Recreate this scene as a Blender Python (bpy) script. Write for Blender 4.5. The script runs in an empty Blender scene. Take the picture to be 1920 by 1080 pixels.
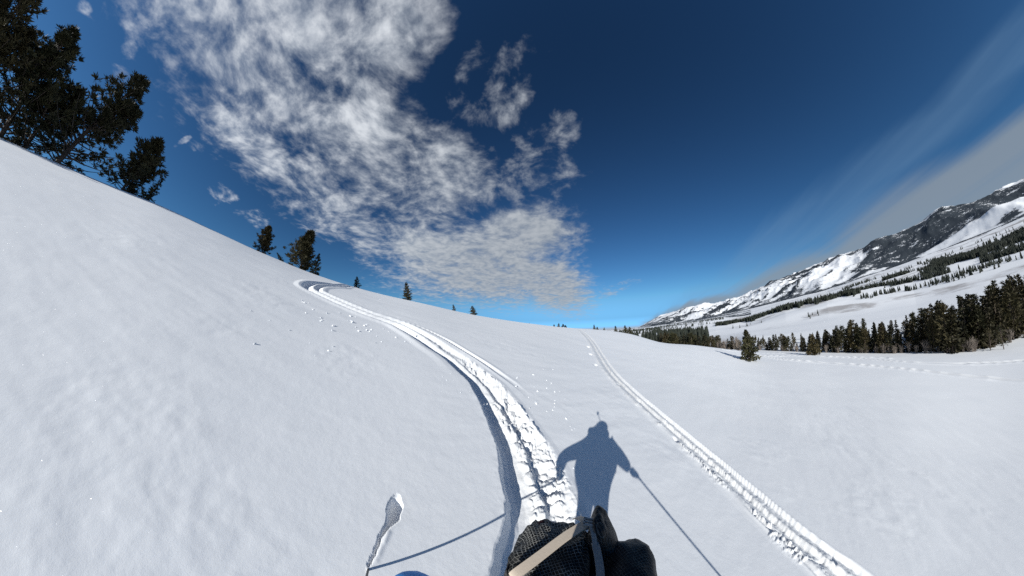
import bpy, bmesh, math, random
import numpy as np
from mathutils import Vector, Matrix, noise as mnoise

random.seed(7); RNG = np.random.default_rng(7)
scn = bpy.context.scene
COL = scn.collection
R_ = math.radians

# ------------------------------------------------------------------ camera
CAM_H = 2.2                       # lens height above the snow under it
F, PITCH = 370.0, R_(11.6)        # stereographic focal length (px of a 1920 frame), upward pitch
cam = bpy.data.cameras.new('camera'); camo = bpy.data.objects.new('camera', cam); COL.objects.link(camo)
cam.type = 'PANO'; cam.panorama_type = 'FISHEYE_LENS_POLYNOMIAL'
cam.sensor_fit = 'HORIZONTAL'; cam.sensor_width = 36.0; cam.sensor_height = 20.25
fm = F * 36 / 1920
_r = np.linspace(0, 20.8, 400)
_k = np.linalg.lstsq(np.stack([_r, _r**2, _r**3, _r**4], 1), 2*np.arctan(_r/(2*fm)), rcond=None)[0]
cam.fisheye_polynomial_k0 = 0.0
cam.fisheye_polynomial_k1, cam.fisheye_polynomial_k2, cam.fisheye_polynomial_k3, cam.fisheye_polynomial_k4 = [-float(v) for v in _k]
cam.fisheye_fov = R_(320)
cam.clip_start = 0.02; cam.clip_end = 80000
camo.location = (0, 0, CAM_H)
camo.rotation_euler = (R_(90) + PITCH, 0, 0)
scn.camera = camo

def ray(px, py):
    """world direction(s) seen at photo pixel(s) (1920 x 1080)"""
    px = np.asarray(px, float); py = np.asarray(py, float)
    x = (px-960)/(2*F); y = (540-py)/(2*F); q = np.sqrt(x*x+y*y)+1e-12
    th = 2*np.arctan(q); s = np.sin(th)/q
    r, u, f = x*s, y*s, np.cos(th)
    return np.stack([r, f*math.cos(PITCH)-u*math.sin(PITCH), f*math.sin(PITCH)+u*math.cos(PITCH)], -1)
def azalt(px, py):
    d = ray(px, py)
    return np.degrees(np.arctan2(d[..., 0], d[..., 1])), np.degrees(np.arcsin(d[..., 2]))

# ------------------------------------------------------------------ sun, sky
anti = ray(1121, 768)                                  # the camera's own shadow lies there
SUN_AZ = math.degrees(math.atan2(-anti[0], -anti[1])); SUN_ALT = math.degrees(math.asin(-anti[2]))
TO_SUN = Vector(-anti)
sl = bpy.data.lights.new('sun', 'SUN'); sl.energy = 4.6; sl.angle = R_(0.53); sl.color = (1.0, 0.98, 0.92)
so = bpy.data.objects.new('sun', sl); COL.objects.link(so)
so.rotation_euler = TO_SUN.to_track_quat('Z', 'Y').to_euler()
so.location = TO_SUN * 60
scn.view_settings.view_transform = 'Standard'; scn.view_settings.look = 'None'
scn.view_settings.exposure = 0.40; scn.view_settings.gamma = 1.0
scn.view_settings.use_curve_mapping = False
scn.render.film_transparent = False
scn.cycles.max_bounces = 6; scn.cycles.diffuse_bounces = 3; scn.cycles.glossy_bounces = 2
scn.cycles.use_denoising = False

class NG:
    """small node-graph writer"""
    def __init__(s, tree): s.t = tree; s.n = tree.nodes; s.l = tree.links
    def node(s, typ, **kw):
        n = s.n.new(typ)
        for k, v in kw.items(): setattr(n, k, v)
        return n
    def put(s, sock, v):
        if isinstance(v, bpy.types.NodeSocket): s.l.new(v, sock)
        elif v is not None: sock.default_value = v
    def m(s, op, a, b=None, c=None, clamp=False):
        n = s.node('ShaderNodeMath', operation=op, use_clamp=clamp)
        for i, v in enumerate((a, b, c)):
            if v is not None: s.put(n.inputs[i], v)
        return n.outputs[0]
    def v(s, op, a, b=None, sc=None):
        n = s.node('ShaderNodeVectorMath', operation=op)
        s.put(n.inputs[0], a)
        if b is not None: s.put(n.inputs[1], b)
        if sc is not None: s.put(n.inputs['Scale'], sc)
        return n.outputs['Value'] if op in ('LENGTH', 'DOT_PRODUCT', 'DISTANCE') else n.outputs[0]
    def rng(s, x, a, b, c=0.0, d=1.0, smooth=True):
        n = s.node('ShaderNodeMapRange', interpolation_type='SMOOTHSTEP' if smooth else 'LINEAR')
        s.put(n.inputs['Value'], x); n.inputs['From Min'].default_value = a; n.inputs['From Max'].default_value = b
        n.inputs['To Min'].default_value = c; n.inputs['To Max'].default_value = d
        return n.outputs[0]
    def noise(s, vec, scale, detail=4, rough=0.55, dist=0.0, out=0):
        n = s.node('ShaderNodeTexNoise'); s.put(n.inputs['Vector'], vec)
        n.inputs['Scale'].default_value = scale; n.inputs['Detail'].default_value = detail
        n.inputs['Roughness'].default_value = rough; n.inputs['Distortion'].default_value = dist
        return n.outputs[out]
    def mix(s, f, a, b, blend='MIX'):
        n = s.node('ShaderNodeMix', data_type='RGBA', blend_type=blend)
        s.put(n.inputs[0], f); s.put(n.inputs[6], a); s.put(n.inputs[7], b)
        return n.outputs[2]
    def comb(s, x, y, z):
        n = s.node('ShaderNodeCombineXYZ')
        for i, v in enumerate((x, y, z)): s.put(n.inputs[i], v)
        return n.outputs[0]
    def sep(s, v):
        n = s.node('ShaderNodeSeparateXYZ'); s.put(n.inputs[0], v); return n.outputs

SKY_STRENGTH = 0.06
w = bpy.data.worlds.new('World'); scn.world = w; w.use_nodes = True
def build_sky():
    g = NG(w.node_tree); g.n.clear()
    out = g.node('ShaderNodeOutputWorld'); bg = g.node('ShaderNodeBackground')
    sky = g.node('ShaderNodeTexSky', sky_type='NISHITA')
    sky.sun_disc = False; sky.sun_elevation = R_(SUN_ALT); sky.sun_rotation = R_(SUN_AZ)
    sky.altitude = 2600; sky.air_density = 1.0; sky.dust_density = 1.0; sky.ozone_density = 3.0
    tc = g.node('ShaderNodeTexCoord')
    d = g.v('NORMALIZE', tc.outputs['Generated'])
    x, y, z = g.sep(d)
    zc = g.m('MAXIMUM', z, 0.0)
    # S: conformal map of the sky from the nadir; P: flat cloud layer overhead
    k = g.m('DIVIDE', 1.0, g.m('ADD', 1.0, zc)); S = g.comb(g.m('MULTIPLY', x, k), g.m('MULTIPLY', y, k), 0.0)
    kp = g.m('DIVIDE', 1.0, g.m('ADD', zc, 0.10)); Pv = g.comb(g.m('MULTIPLY', x, kp), g.m('MULTIPLY', y, kp), 0.0)
    def Spt(px, py):
        q = ray(px, py); return np.array([q[0], q[1]])/(1+q[2])
    def blob(cx, cy, a, b, ang):
        """soft ellipse of the sky, given by where it stands in the photograph; 1 in the middle, 0 at the rim"""
        c = Spt(cx, cy); t = R_(ang); e = 4.0
        da = (Spt(cx+e*math.cos(t), cy+e*math.sin(t))-c)/e; db = (Spt(cx-e*math.sin(t), cy+e*math.cos(t))-c)/e
        Ma = np.linalg.inv(np.stack([da*a, db*b], 1))
        o = g.v('SUBTRACT', S, (float(c[0]), float(c[1]), 0.0))
        p = g.v('DOT_PRODUCT', o, (float(Ma[0, 0]), float(Ma[0, 1]), 0.0)); q = g.v('DOT_PRODUCT', o, (float(Ma[1, 0]), float(Ma[1, 1]), 0.0))
        r2 = g.m('ADD', g.m('MULTIPLY', p, p), g.m('MULTIPLY', q, q))
        return g.m('SUBTRACT', 1.0, g.m('SQRT', r2))
    def union(lst):
        o = blob(*lst[0])
        for b in lst[1:]:
            n = g.node('ShaderNodeMath', operation='SMOOTH_MAX'); g.put(n.inputs[0], o); g.put(n.inputs[1], blob(*b)); n.inputs[2].default_value = 0.25; o = n.outputs[0]
        return o
    thick = [(900, 500, 190, 85, 8), (1030, 530, 105, 62, 25), (980, 440, 120, 60, -5), (800, 470, 90, 45, 20)]
    broken = [(640, 230, 330, 120, 52), (500, 120, 250, 130, 50), (760, 330, 240, 95, 48), (420, 40, 190, 110, 40), (620, 20, 190, 90, 20),
              (560, 340, 250, 42, 42), (460, 270, 110, 36, 48), (650, 420, 130, 40, 30), (720, 60, 110, 110, 60), (850, 330, 110, 70, 40)]
    thin = [(900, 150, 120, 62, -38), (935, 200, 75, 60, -40), (1020, 300, 90, 60, 70), (985, 370, 90, 70, 40), (1060, 230, 45, 40, 0),
            (238, 96, 22, 30, 60), (350, 130, 24, 20, 30), (338, 195, 26, 12, 50), (270, 40, 30, 10, 55), (345, 262, 22, 7, -30), (380, 215, 44, 12, 45),
            (415, 365, 36, 18, 20), (480, 410, 44, 18, 30), (1140, 548, 60, 12, -22), (160, 12, 20, 16, 40)]
    warp = g.v('SCALE', g.v('SUBTRACT', g.noise(Pv, 1.6, 2, .5, 0, 1), (.5, .5, .5)), sc=.28)
    Pw = g.v('ADD', Pv, warp)
    n1 = g.noise(Pw, 3.6, 6, .56); n2 = g.noise(Pw, 12.0, 5, .6); n3 = g.noise(Pv, 1.3, 3, .5)
    fb = g.m('ADD', g.m('MULTIPLY', n1, .61), g.m('MULTIPLY', n2, .39))
    f0 = g.m('SUBTRACT', fb, .5)
    def dens(mask, amp, lo, hi, sat):
        mk = g.m('MINIMUM', mask, sat)
        return g.rng(g.m('ADD', mk, g.m('MULTIPLY', f0, amp)), lo, hi)
    d1 = dens(union(thick), 1.8, -.12, .62, .55)
    d2 = dens(union(broken), 3.8, -.22, 1.30, .42)
    d3 = dens(union(thin), 4.2, .10, 1.25, .40)
    dn = g.m('MAXIMUM', g.m('MAXIMUM', d1, d2), g.m('MULTIPLY', d3, .75))
    # grey sheet of altostratus drawn out along the mountains
    vp = azalt(1215, 607)[0]; ca, sa = math.cos(R_(vp)), math.sin(R_(vp))
    along = g.v('DOT_PRODUCT', Pv, (sa, ca, 0.0)); across = g.v('DOT_PRODUCT', Pv, (ca, -sa, 0.0))
    st = g.noise(g.comb(g.m('MULTIPLY', along, .22), g.m('MULTIPLY', across, 1.7), 3.0), 1.3, 4, .5, .6)
    sheet = [(1730, 400, 400, 72, -28), (1920, 305, 230, 90, -29), (1480, 526, 270, 38, -20), (1330, 574, 170, 20, -11)]
    veil = [(1900, 90, 330, 60, -40), (1660, 300, 300, 50, -36), (1480, 440, 260, 55, -32), (1330, 560, 150, 34, -14)]
    fs = g.m('SUBTRACT', st, .5)
    d4 = g.rng(g.m('ADD', g.m('MINIMUM', union(sheet), .5), g.m('MULTIPLY', fs, .80)), -.16, .50)
    d5 = g.m('MULTIPLY', g.rng(g.m('ADD', g.m('MINIMUM', union(veil), .5), g.m('MULTIPLY', fs, 1.3)), -.10, 1.0), .36)
    # colours
    lit = g.rng(g.m('ADD', g.m('MULTIPLY', n2, .6), g.m('MULTIPLY', n1, .4)), .36, .66)
    # clouds nearer the sun are brighter (their own forward scattering)
    ph = g.rng(g.v('DOT_PRODUCT', d, tuple(TO_SUN)), -.75, .35)
    cl = g.mix(ph, g.mix(lit, (.23, .26, .30, 1), (.34, .365, .395, 1)), g.mix(lit, (.42, .47, .53, 1), (.62, .65, .69, 1)))
    skc = g.mix(1.0, sky.outputs[0], (SKY_STRENGTH,)*3+(1,), 'MULTIPLY')
    skc = build_sky.grade(g, skc)
    c = g.mix(d5, skc, (.13, .23, .36, 1))
    c = g.mix(g.m('MULTIPLY', d4, .85), c, (.185, .225, .27, 1))
    c = g.mix(g.m('MULTIPLY', dn, .93), c, cl)
    low = g.rng(z, -.02, .0)
    c = g.mix(low, (.30, .34, .40, 1), c)
    g.put(bg.inputs[0], c); bg.inputs[1].default_value = 1.0
    g.l.new(bg.outputs[0], out.inputs[0])
def _grade(g, c):
    # clear, dry mountain air: deep blue, no yellow rim at the horizon
    n = g.node('ShaderNodeGamma'); g.put(n.inputs[0], c); n.inputs[1].default_value = 1.32
    r, gg, b = g.sep(n.outputs[0])
    bb = g.m('MAXIMUM', b, g.m('MULTIPLY', r, 1.6))
    r, gg, bb = g.m('MULTIPLY', r, 1.06), g.m('MULTIPLY', gg, 1.66), g.m('MULTIPLY', bb, 1.78)
    r, gg, bb = [g.m('DIVIDE', q, g.m('ADD', 1.0, g.m('MULTIPLY', q, .36))) for q in (r, gg, bb)]
    gg = g.m('MINIMUM', gg, g.m('MULTIPLY', bb, .58)); return g.comb(g.m('MINIMUM', r, g.m('MULTIPLY', gg, .36)), gg, bb)
build_sky.grade = _grade
build_sky()

# ------------------------------------------------------------------ helpers
def tag(o, label=None, cat=None, group=None, kind=None):
    for k, v in (('label', label), ('category', cat), ('group', group), ('kind', kind)):
        if v: o[k] = v
    return o
def link(name, me, parent=None, mat=None):
    o = bpy.data.objects.new(name, me); COL.objects.link(o)
    if parent is not None: o.parent = parent
    if mat is not None and me is not None and not me.materials: me.materials.append(mat)
    return o
def mesh_np(name, V, Fq, smooth=True):
    """mesh from arrays; Fq is (n,3) or (n,4)"""
    V = np.asarray(V, np.float32); Fq = np.asarray(Fq, np.int32); n, k = Fq.shape
    me = bpy.data.meshes.new(name)
    me.vertices.add(len(V)); me.vertices.foreach_set('co', V.ravel())
    me.loops.add(n*k); me.loops.foreach_set('vertex_index', Fq.ravel())
    me.polygons.add(n); me.polygons.foreach_set('loop_start', np.arange(0, n*k, k, dtype=np.int32))
    me.polygons.foreach_set('loop_total', np.full(n, k, np.int32))
    me.polygons.foreach_set('use_smooth', np.full(n, smooth, bool))
    me.update(calc_edges=True); me.validate()
    return me
def bm_mesh(name, bm, smooth=False):
    me = bpy.data.meshes.new(name)
    for f in bm.faces: f.smooth = smooth
    bm.normal_update(); bm.to_mesh(me); bm.free(); return me
def empty(name, loc=(0, 0, 0), rz=0.0):
    o = bpy.data.objects.new(name, None); COL.objects.link(o); o.location = loc; o.rotation_euler = (0, 0, rz); o.empty_display_size = .2
    return o
def _hash(ix, iy, seed):
    h = (ix.astype(np.int64)*374761393 + iy.astype(np.int64)*668265263 + seed*974634777) & 0xffffffff
    h = ((h ^ (h >> 13))*1274126177) & 0xffffffff
    h = h ^ (h >> 16)
    return (h & 0xffffff).astype(np.float64)/float(0xffffff)
def vnoise(x, y, seed=0):
    ix = np.floor(x); iy = np.floor(y); fx = x-ix; fy = y-iy
    fx = fx*fx*fx*(fx*(fx*6-15)+10); fy = fy*fy*fy*(fy*(fy*6-15)+10)
    a = _hash(ix, iy, seed); b = _hash(ix+1, iy, seed); c = _hash(ix, iy+1, seed); d = _hash(ix+1, iy+1, seed)
    return (a+(b-a)*fx)*(1-fy)+(c+(d-c)*fx)*fy
def fbm(x, y, oct=4, seed=0, gain=.5):
    s = 0; a = 1; t = 0
    for i in range(oct):
        s = s+a*(vnoise(x*2**i+i*17.3, y*2**i-i*9.1, seed+i)-.5); t += a; a *= gain
    return s/t*2
def ridged(x, y, oct=5, seed=0, gain=.5):
    s = 0; a = 1; t = 0
    for i in range(oct):
        s = s+a*(1-np.abs(2*vnoise(x*2**i+i*11.7, y*2**i+i*5.3, seed+i)-1)); t += a; a *= gain
    return s/t
def worley(x, y, seed=0):
    ix = np.floor(x); iy = np.floor(y); d1 = np.full(x.shape, 9.0); d2 = d1.copy(); idv = np.zeros(x.shape)
    for i in (-1, 0, 1):
        for j in (-1, 0, 1):
            cx = ix+i; cy = iy+j
            px = cx+_hash(cx, cy, seed); py = cy+_hash(cx, cy, seed+5); d = np.hypot(px-x, py-y)
            nw = d < d1; d2 = np.where(nw, d1, np.minimum(d2, d)); idv = np.where(nw, _hash(cx, cy, seed+9), idv); d1 = np.where(nw, d, d1)
    return d1, d2, idv
def sstep(x, a, b):
    t = np.clip((x-a)/(b-a), 0, 1); return t*t*(3-2*t)
def cubic_periodic(xs, ys):
    """periodic monotone-ish (Catmull-Rom) spline over degrees"""
    xs = np.array(xs, float); ys = np.array(ys, float)
    X = np.concatenate([xs-360, xs, xs+360]); Y = np.concatenate([ys]*3)
    m = np.zeros_like(Y); dl = np.diff(Y)/np.diff(X)
    m[1:-1] = (dl[:-1]*np.diff(X)[1:]+dl[1:]*np.diff(X)[:-1])/(X[2:]-X[:-2])
    def f(x):
        i = np.clip(np.searchsorted(X, x)-1, 0, len(X)-2); h = X[i+1]-X[i]; t = (x-X[i])/h
        return (2*t**3-3*t**2+1)*Y[i]+(t**3-2*t**2+t)*h*m[i]+(-2*t**3+3*t**2)*Y[i+1]+(t**3-t**2)*h*m[i+1]
    return f

# ------------------------------------------------------------------ snow slope (base shape)
SIL = [(0, 258), (100, 302), (200, 345), (290, 381), (400, 432), (500, 478), (600, 518), (700, 548), (800, 571), (900, 593), (1000, 608),
       (1080, 616), (1130, 619), (1180, 626), (1240, 642), (1300, 647), (1350, 653), (1400, 659), (1500, 664), (1600, 668), (1700, 670)]
_az, _al = azalt([p[0] for p in SIL], [p[1] for p in SIL])
_tt = np.tan(np.radians(_al))
T_OF = cubic_periodic(list(_az)+[105, 122, 142, 180, 220], list(_tt)+[-.172, -.178, -.19, -.12, .08])
RT = [(-140, 55), (-110, 60), (-88, 46), (-66, 35), (-53, 32), (-39, 33), (-24, 36), (-9, 42), (6, 55), (18, 72), (26, 80), (33, 74), (41, 66),
      (48, 75), (60, 84), (75, 80), (89, 76), (103, 84), (122, 78), (142, 60), (180, 55)]
R_OF = cubic_periodic([a for a, _ in RT], [r for _, r in RT])
G_MAG, G_AZ = .36, R_(-70)
GX, GY = G_MAG*math.sin(G_AZ), G_MAG*math.cos(G_AZ)
MEADOW = -12.9
def base_height(x, y):
    r = np.hypot(x, y)+1e-6; az = np.degrees(np.arctan2(x, y))
    s0 = (GX*x+GY*y)/r; t = T_OF(az); R = R_OF(az); H = CAM_H
    A = R*(t-s0)+H; B = t-s0; d = (R*B-2*A)/R**3; b = (3*A-R*B)/R**2
    z = -H+s0*r+b*r*r+d*r**3
    c2 = np.minimum((4*R*B-6*A)/R**2, -.006)
    q = r-R
    zf = R*t+t*q+.5*c2*q*q
    z = np.where(r > R, zf, z)
    m = MEADOW+.35*fbm(x/40, y/40, 2, 3)-13.5*(1-sstep(az, 50, 61))*sstep(r, 60, 120)+1.6*sstep(az, 93, 108)*sstep(r, 70, 100)
    k = 2.2; h = np.clip(.5+.5*(z-m)/k, 0, 1)
    z = m*(1-h)+z*h+k*h*(1-h)
    return z+H
def ground_at(px, py, far=400.0):
    """point of the base snow surface seen at a photo pixel"""
    d = ray(px, py); lo = .5; t = lo; step = .05
    while t < far:
        p = d*t
        if p[2]+CAM_H < base_height(p[0:1], p[1:2])[0]: break
        lo = t; t += max(.03, t*.01)
    hi = t
    for _ in range(30):
        mid = (lo+hi)/2; p = d*mid
        if p[2]+CAM_H < base_height(p[0:1], p[1:2])[0]: hi = mid
        else: lo = mid
    p = d*hi; return np.array([p[0], p[1], p[2]+CAM_H])
def path(pts, step=.12):
    """smooth ground polyline through photo pixels"""
    P = np.array([ground_at(*p)[:2] if len(p) == 2 else p[:2] for p in pts])
    out = []
    for i in range(len(P)-1):
        p0 = P[max(i-1, 0)]; p1 = P[i]; p2 = P[i+1]; p3 = P[min(i+2, len(P)-1)]
        n = max(2, int(np.hypot(*(p2-p1))/step))
        m1 = (p2-p0)/2; m2 = (p3-p1)/2
        L = np.hypot(*(p2-p1)); 
        for m in (m1, m2):
            q = np.hypot(*m)
            if q > L: m *= L/q
        for t in np.arange(n)/n:
            out.append((2*t**3-3*t**2+1)*p1+(t**3-2*t**2+t)*m1+(-2*t**3+3*t**2)*p2+(t**3-t**2)*m2)
    out.append(P[-1]); return np.array(out)
def near_path(x, y, P, reach):
    """for points within reach of polyline P: index, signed offset (right of travel positive), arc length"""
    lo = P.min(0)-reach; hi = P.max(0)+reach
    idx = np.nonzero((x > lo[0]) & (x < hi[0]) & (y > lo[1]) & (y < hi[1]))[0]
    best = np.full(len(idx), 1e9); U = np.zeros(len(idx)); Sx = np.zeros(len(idx)); s = 0.0
    X = x[idx]; Y = y[idx]
    for a, b in zip(P[:-1], P[1:]):
        d = b-a; L = math.hypot(*d)
        if L < 1e-6: continue
        k = np.nonzero((np.abs(X-(a[0]+b[0])/2) < L/2+reach) & (np.abs(Y-(a[1]+b[1])/2) < L/2+reach))[0]
        if len(k):
            qx = X[k]-a[0]; qy = Y[k]-a[1]; t = np.clip((qx*d[0]+qy*d[1])/(L*L), 0, 1)
            ex = qx-t*d[0]; ey = qy-t*d[1]; dd = np.hypot(ex, ey); up = dd < best[k]
            kk = k[up]; best[kk] = dd[up]
            U[kk] = np.where((qx*d[1]-qy*d[0])[up] > 0, dd[up], -dd[up]); Sx[kk] = s+t[up]*L
        s += L
    ok = best < reach
    return idx[ok], U[ok], Sx[ok]

DOWN_TRACK = path([(.10, -3.2, 0), (.12, -1.2, 0), (.14, .1, 0), (.20, .9, 0), (1022, 951), (1003, 900), (985, 850), (958, 800), (933, 755), (903, 715), (866, 682), (830, 657),
                   (790, 632), (745, 608), (700, 592), (660, 577), (628, 563), (600, 551), (585, 543), (586, 537), (604, 534), (640, 536), (690, 544), (735, 554)])
SIDE_LINE = path([(733, 594), (803, 622), (864, 655), (921, 691), (965, 722), (1000, 752)])
UP_TRACK = path([(1085, 618), (1096, 626), (1110, 641), (1123, 663), (1148, 700), (1198, 748), (1262, 803), (1330, 862), (1402, 925), (1478, 993), (1540, 1042), (1600, 1086), (1680, 1150)])
THIN_LINE = path([(1388, 940), (1420, 972), (1460, 1010), (1500, 1047), (1545, 1090)])
PIT = path([(745, 932), (741, 948), (735, 968), (722, 992), (708, 1022), (691, 1060)], .03)
MEADOW_TRACKS = [path(p, 1.0) for p in ([(1340, 651), (1400, 662), (1470, 674), (1600, 684), (1750, 698), (1919, 714)], [(1430, 667), (1520, 668), (1600, 672), (1700, 679), (1800, 682), (1919, 676)],
                                        [(1360, 656), (1480, 663), (1560, 668), (1660, 672)])]
POLE_DOTS = [(1103, 650), (1107, 664), (1117, 684), (1159, 719), (1266, 824), (1330, 880), (1352, 896)]
def curve(x, tab): return np.interp(x, [a for a, _ in tab], [b for _, b in tab])
def tracks(x, y, nearonly=False):
    """height change and disturbance (0..1) of the skied snow"""
    dz = np.zeros_like(x); dist = np.zeros_like(x)
    # the trench the skier came down in
    i, u, s = near_path(x, y, DOWN_TRACK, 1.0); X = x[i]; Y = y[i]
    wob = .05*fbm(s*1.1, s*0+3, 3, 11)+.022*fbm(s*5.5, s*0+4, 3, 12)*(1-sstep(s, 9, 14)); uu = u+wob
    near = [(-.62, 0), (-.43, .0), (-.41, -.012), (-.36, -.16), (-.28, -.185), (-.20, -.175), (-.06, -.12), (.0, -.10), (.035, -.11), (.08, -.15), (.14, -.15), (.24, -.10), (.34, -.05), (.44, .015), (.52, .01), (.62, 0)]
    farp = [(-.88, 0), (-.64, .05), (-.47, .02), (-.33, -.12), (-.17, -.13), (.06, .03), (.15, .03), (.26, -.08), (.36, -.085), (.57, .05), (.70, .04), (.89, .0)]
    lump = 1-sstep(s, 8.0, 13.0)
    prof = curve(uu, near)*lump+curve(uu, farp)*(1-lump)
    def blocks(fx, seed, amp):
        # broken slabs: each with its own height and tilt, dark joints between
        qx = X*fx+.35*fbm(X*fx*1.3, Y*fx*1.3, 2, seed+1); qy = Y*fx+.35*fbm(X*fx*1.3, Y*fx*1.3, 2, seed+2)
        d1, d2, idv = worley(qx, qy, seed)
        return amp*sstep(d2-d1, -.02, .40)*(.3+1.0*idv+.9*(idv-.5)*d1)
    zone = sstep(uu, .06, .18)*(1-sstep(uu, .40, .54)); zone2 = 1-sstep(np.abs(uu+.03), .05, .12)
    cov = sstep(vnoise(X*2.3, Y*2.3, 26), .30, .55); cov2 = sstep(vnoise(X*3.1, Y*3.1, 27), .45, .6)
    def billow(fx, seed, octs=4):
        t = 0; a = 1; n_ = 0
        for o in range(octs):
            t = t+a*np.abs(2*vnoise(X*fx*2.1**o+o*7.7, Y*fx*2.1**o-o*3.1, seed+o)-1); n_ += a; a *= .52
        return t/n_
    heap = billow(4.6, 21)-.40
    chunk = zone*(.15*heap*(.45+.9*cov)+cov*blocks(8.0, 22, .022))+zone2*cov2*(blocks(4.6, 24, .05)+.05*(billow(9, 61, 3)-.4))
    prof = prof+lump*chunk*(.7+.6*vnoise(s*1.7, u*4, 28))
    rough = np.exp(-(uu/.42)**4)*(1-.85*np.exp(-((uu+.24)/.10)**2))
    prof = prof+(.016*fbm(X*5, Y*5, 3, 8)+.006*fbm(X*15, Y*15, 2, 9))*rough*(.25+.75*lump)
    end = sstep(s, 0, .2)*(1-sstep(s, s.max()-9, s.max())) if len(s) else 1
    dz[i] += prof*end; dist[i] = np.maximum(dist[i], np.exp(-((uu-.10)/.38)**6)*end*(.35+.65*lump))
    # spray thrown over the downhill side
    # single ski line beside it
    i, u, s = near_path(x, y, SIDE_LINE, .5)
    e = sstep(s, 0, 2)*(1-sstep(s, s.max()-3.0, s.max())) if len(s) else 1
    dz[i] += curve(u, [(-.3, 0), (-.14, .035), (-.07, -.045), (.04, -.05), (.10, .04), (.2, .015), (.3, 0)])*e; dist[i] = np.maximum(dist[i], np.exp(-(u/.14)**4)*.8*e)
    # skin track
    i, u, s = near_path(x, y, UP_TRACK, .9); X = x[i]; Y = y[i]
    wid = .60+.28*sstep(s, 18, 50)
    uu = u+.025*fbm(s*1.6, s*0+9, 3, 31)
    uu = uu*wid
    prof = curve(uu, [(-.40, 0), (-.345, .01), (-.30, -.085), (-.22, -.07), (-.03, .0), (.02, -.085), (.10, -.07), (.30, .025), (.38, .03), (.47, .010), (.56, 0)])
    inr = np.exp(-((uu-.03)/.32)**6)
    rip = vnoise(s*5.0+2.2*np.abs(uu), np.sign(uu)*7.0, 33); rip = sstep(np.abs(2*rip-1), .0, .35)
    d1, d2, idv = worley(X*6.5+.3*fbm(X*8, Y*8, 2, 44), Y*6.5, 41); e1, e2, ide = worley(X*19, Y*19, 42)
    prof = prof+inr*(.020*rip*(.3+1.2*vnoise(X*2.2, Y*2.2, 46))-.010+.020*sstep(d2-d1, .0, .35)*(idv-.4)+.014*fbm(X*11, Y*13, 3, 45))
    rim = np.exp(-((uu-.37)/.10)**2)
    prof = prof+rim*sstep(e2-e1, .05, .3)*.045*ide*(vnoise(X*4, Y*4, 43) > .5)
    dz[i] += prof; dist[i] = np.maximum(dist[i], np.maximum(inr*.8, rim*.4))
    i, u, s = near_path(x, y, THIN_LINE, .3)
    e = sstep(s, 0, .5) if len(s) else 1
    dz[i] += curve(u, [(-.12, 0), (-.06, .012), (-.02, -.03), (.02, -.03), (.06, .014), (.12, 0)])*e*(.6+.8*vnoise(s*5, s*0, 51)); dist[i] = np.maximum(dist[i], np.exp(-(u/.07)**4)*.7)
    # pit and drag groove of the pole basket
    i, u, s = near_path(x, y, PIT, .35)
    if len(s):
        sm = s.max(); wd = np.interp(s/sm, [0, .12, .3, .45, .6, 1], [.034, .060, .054, .020, .013, .009]); dp = np.interp(s/sm, [0, .15, .4, .6, 1], [.09, .13, .10, .045, .03])
        uw = u+.016*fbm(s*14, s*0+5, 2, 54); prof = -dp*np.clip(1-(np.abs(uw)/(wd*1.12))**3, 0, 1)*sstep(s, -.02, .05)
        rg = vnoise(x[i]*18, y[i]*18, 53)
        prof = prof+.009*np.exp(-((-u-wd-.022)/.02)**2)*sstep(s/sm, .35, .6)*(.2+1.3*rg)
        dz[i] += prof; dist[i] = np.maximum(dist[i], np.exp(-((u+wd*1.6)/(wd*1.2))**4)*.25)
    for p, q in POLE_DOT_PTS:
        rr = np.hypot(x-p[0], y-p[1]); k = np.nonzero(rr < q*3)[0]
        if len(k):
            al = (x[k]-p[0])*.4+(y[k]-p[1])*.92; ac = (x[k]-p[0])*.92-(y[k]-p[1])*.4
            e = np.exp(-((ac/q)**2+(al/(q*1.9))**2)**1.6); dz[k] += -.10*(q/.08)*e; dist[k] = np.maximum(dist[k], e)
    for P in MEADOW_TRACKS:
        i, u, s = near_path(x, y, P, 2.0)
        if len(s):
            dz[i] += curve(u, [(-1.6, 0), (-.8, .12), (-.45, -.24), (.35, -.24), (.9, .20), (1.6, 0)])*(.6+.8*vnoise(s*.5, s*0, 61)); dist[i] = np.maximum(dist[i], np.exp(-(u/.8)**4))
    return dz, dist
POLE_DOT_PTS = []
for _p in POLE_DOTS:
    _g = ground_at(*_p); POLE_DOT_PTS.append((_g, max(.06, min(.22, .009*np.linalg.norm(_g-np.array([0, 0, CAM_H]))))))
def relief(x, y):
    """wind work on untouched snow"""
    r = np.hypot(x, y)
    c, s = math.cos(R_(35)), math.sin(R_(35)); a = x*c+y*s; b = -x*s+y*c
    z = .06*fbm(x/9, y/9, 3, 71)*sstep(r, 3, 14)+.015*fbm(a/3.2, b/1.1, 3, 72)*sstep(r, 1.5, 8)*(1-sstep(r, 26, 42))
    z = z+.007*fbm(a/.9, b/.35, 3, 73)*(.35+1.0*sstep(vnoise(x/3.5, y/3.5, 75), .35, .75))*(1-sstep(r, 14, 28))+.0012*fbm(x/.12, y/.12, 3, 74)*(1-sstep(r, 5, 12))+.007*fbm(x/.28, y/.28, 3, 76)*sstep(vnoise(x/1.7, y/1.7, 77), .56, .78)*(r < 12)
    return z
def ground_z(x, y):
    """finished snow height at one place (for resting things on it)"""
    X = np.array([x], float); Y = np.array([y], float)
    return float((base_height(X, Y)+relief(X, Y)+tracks(X, Y)[0])[0])
def snow_z(x, y):
    X = np.array([x], float); Y = np.array([y], float)
    return float((base_height(X, Y)+relief(X, Y))[0])

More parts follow.
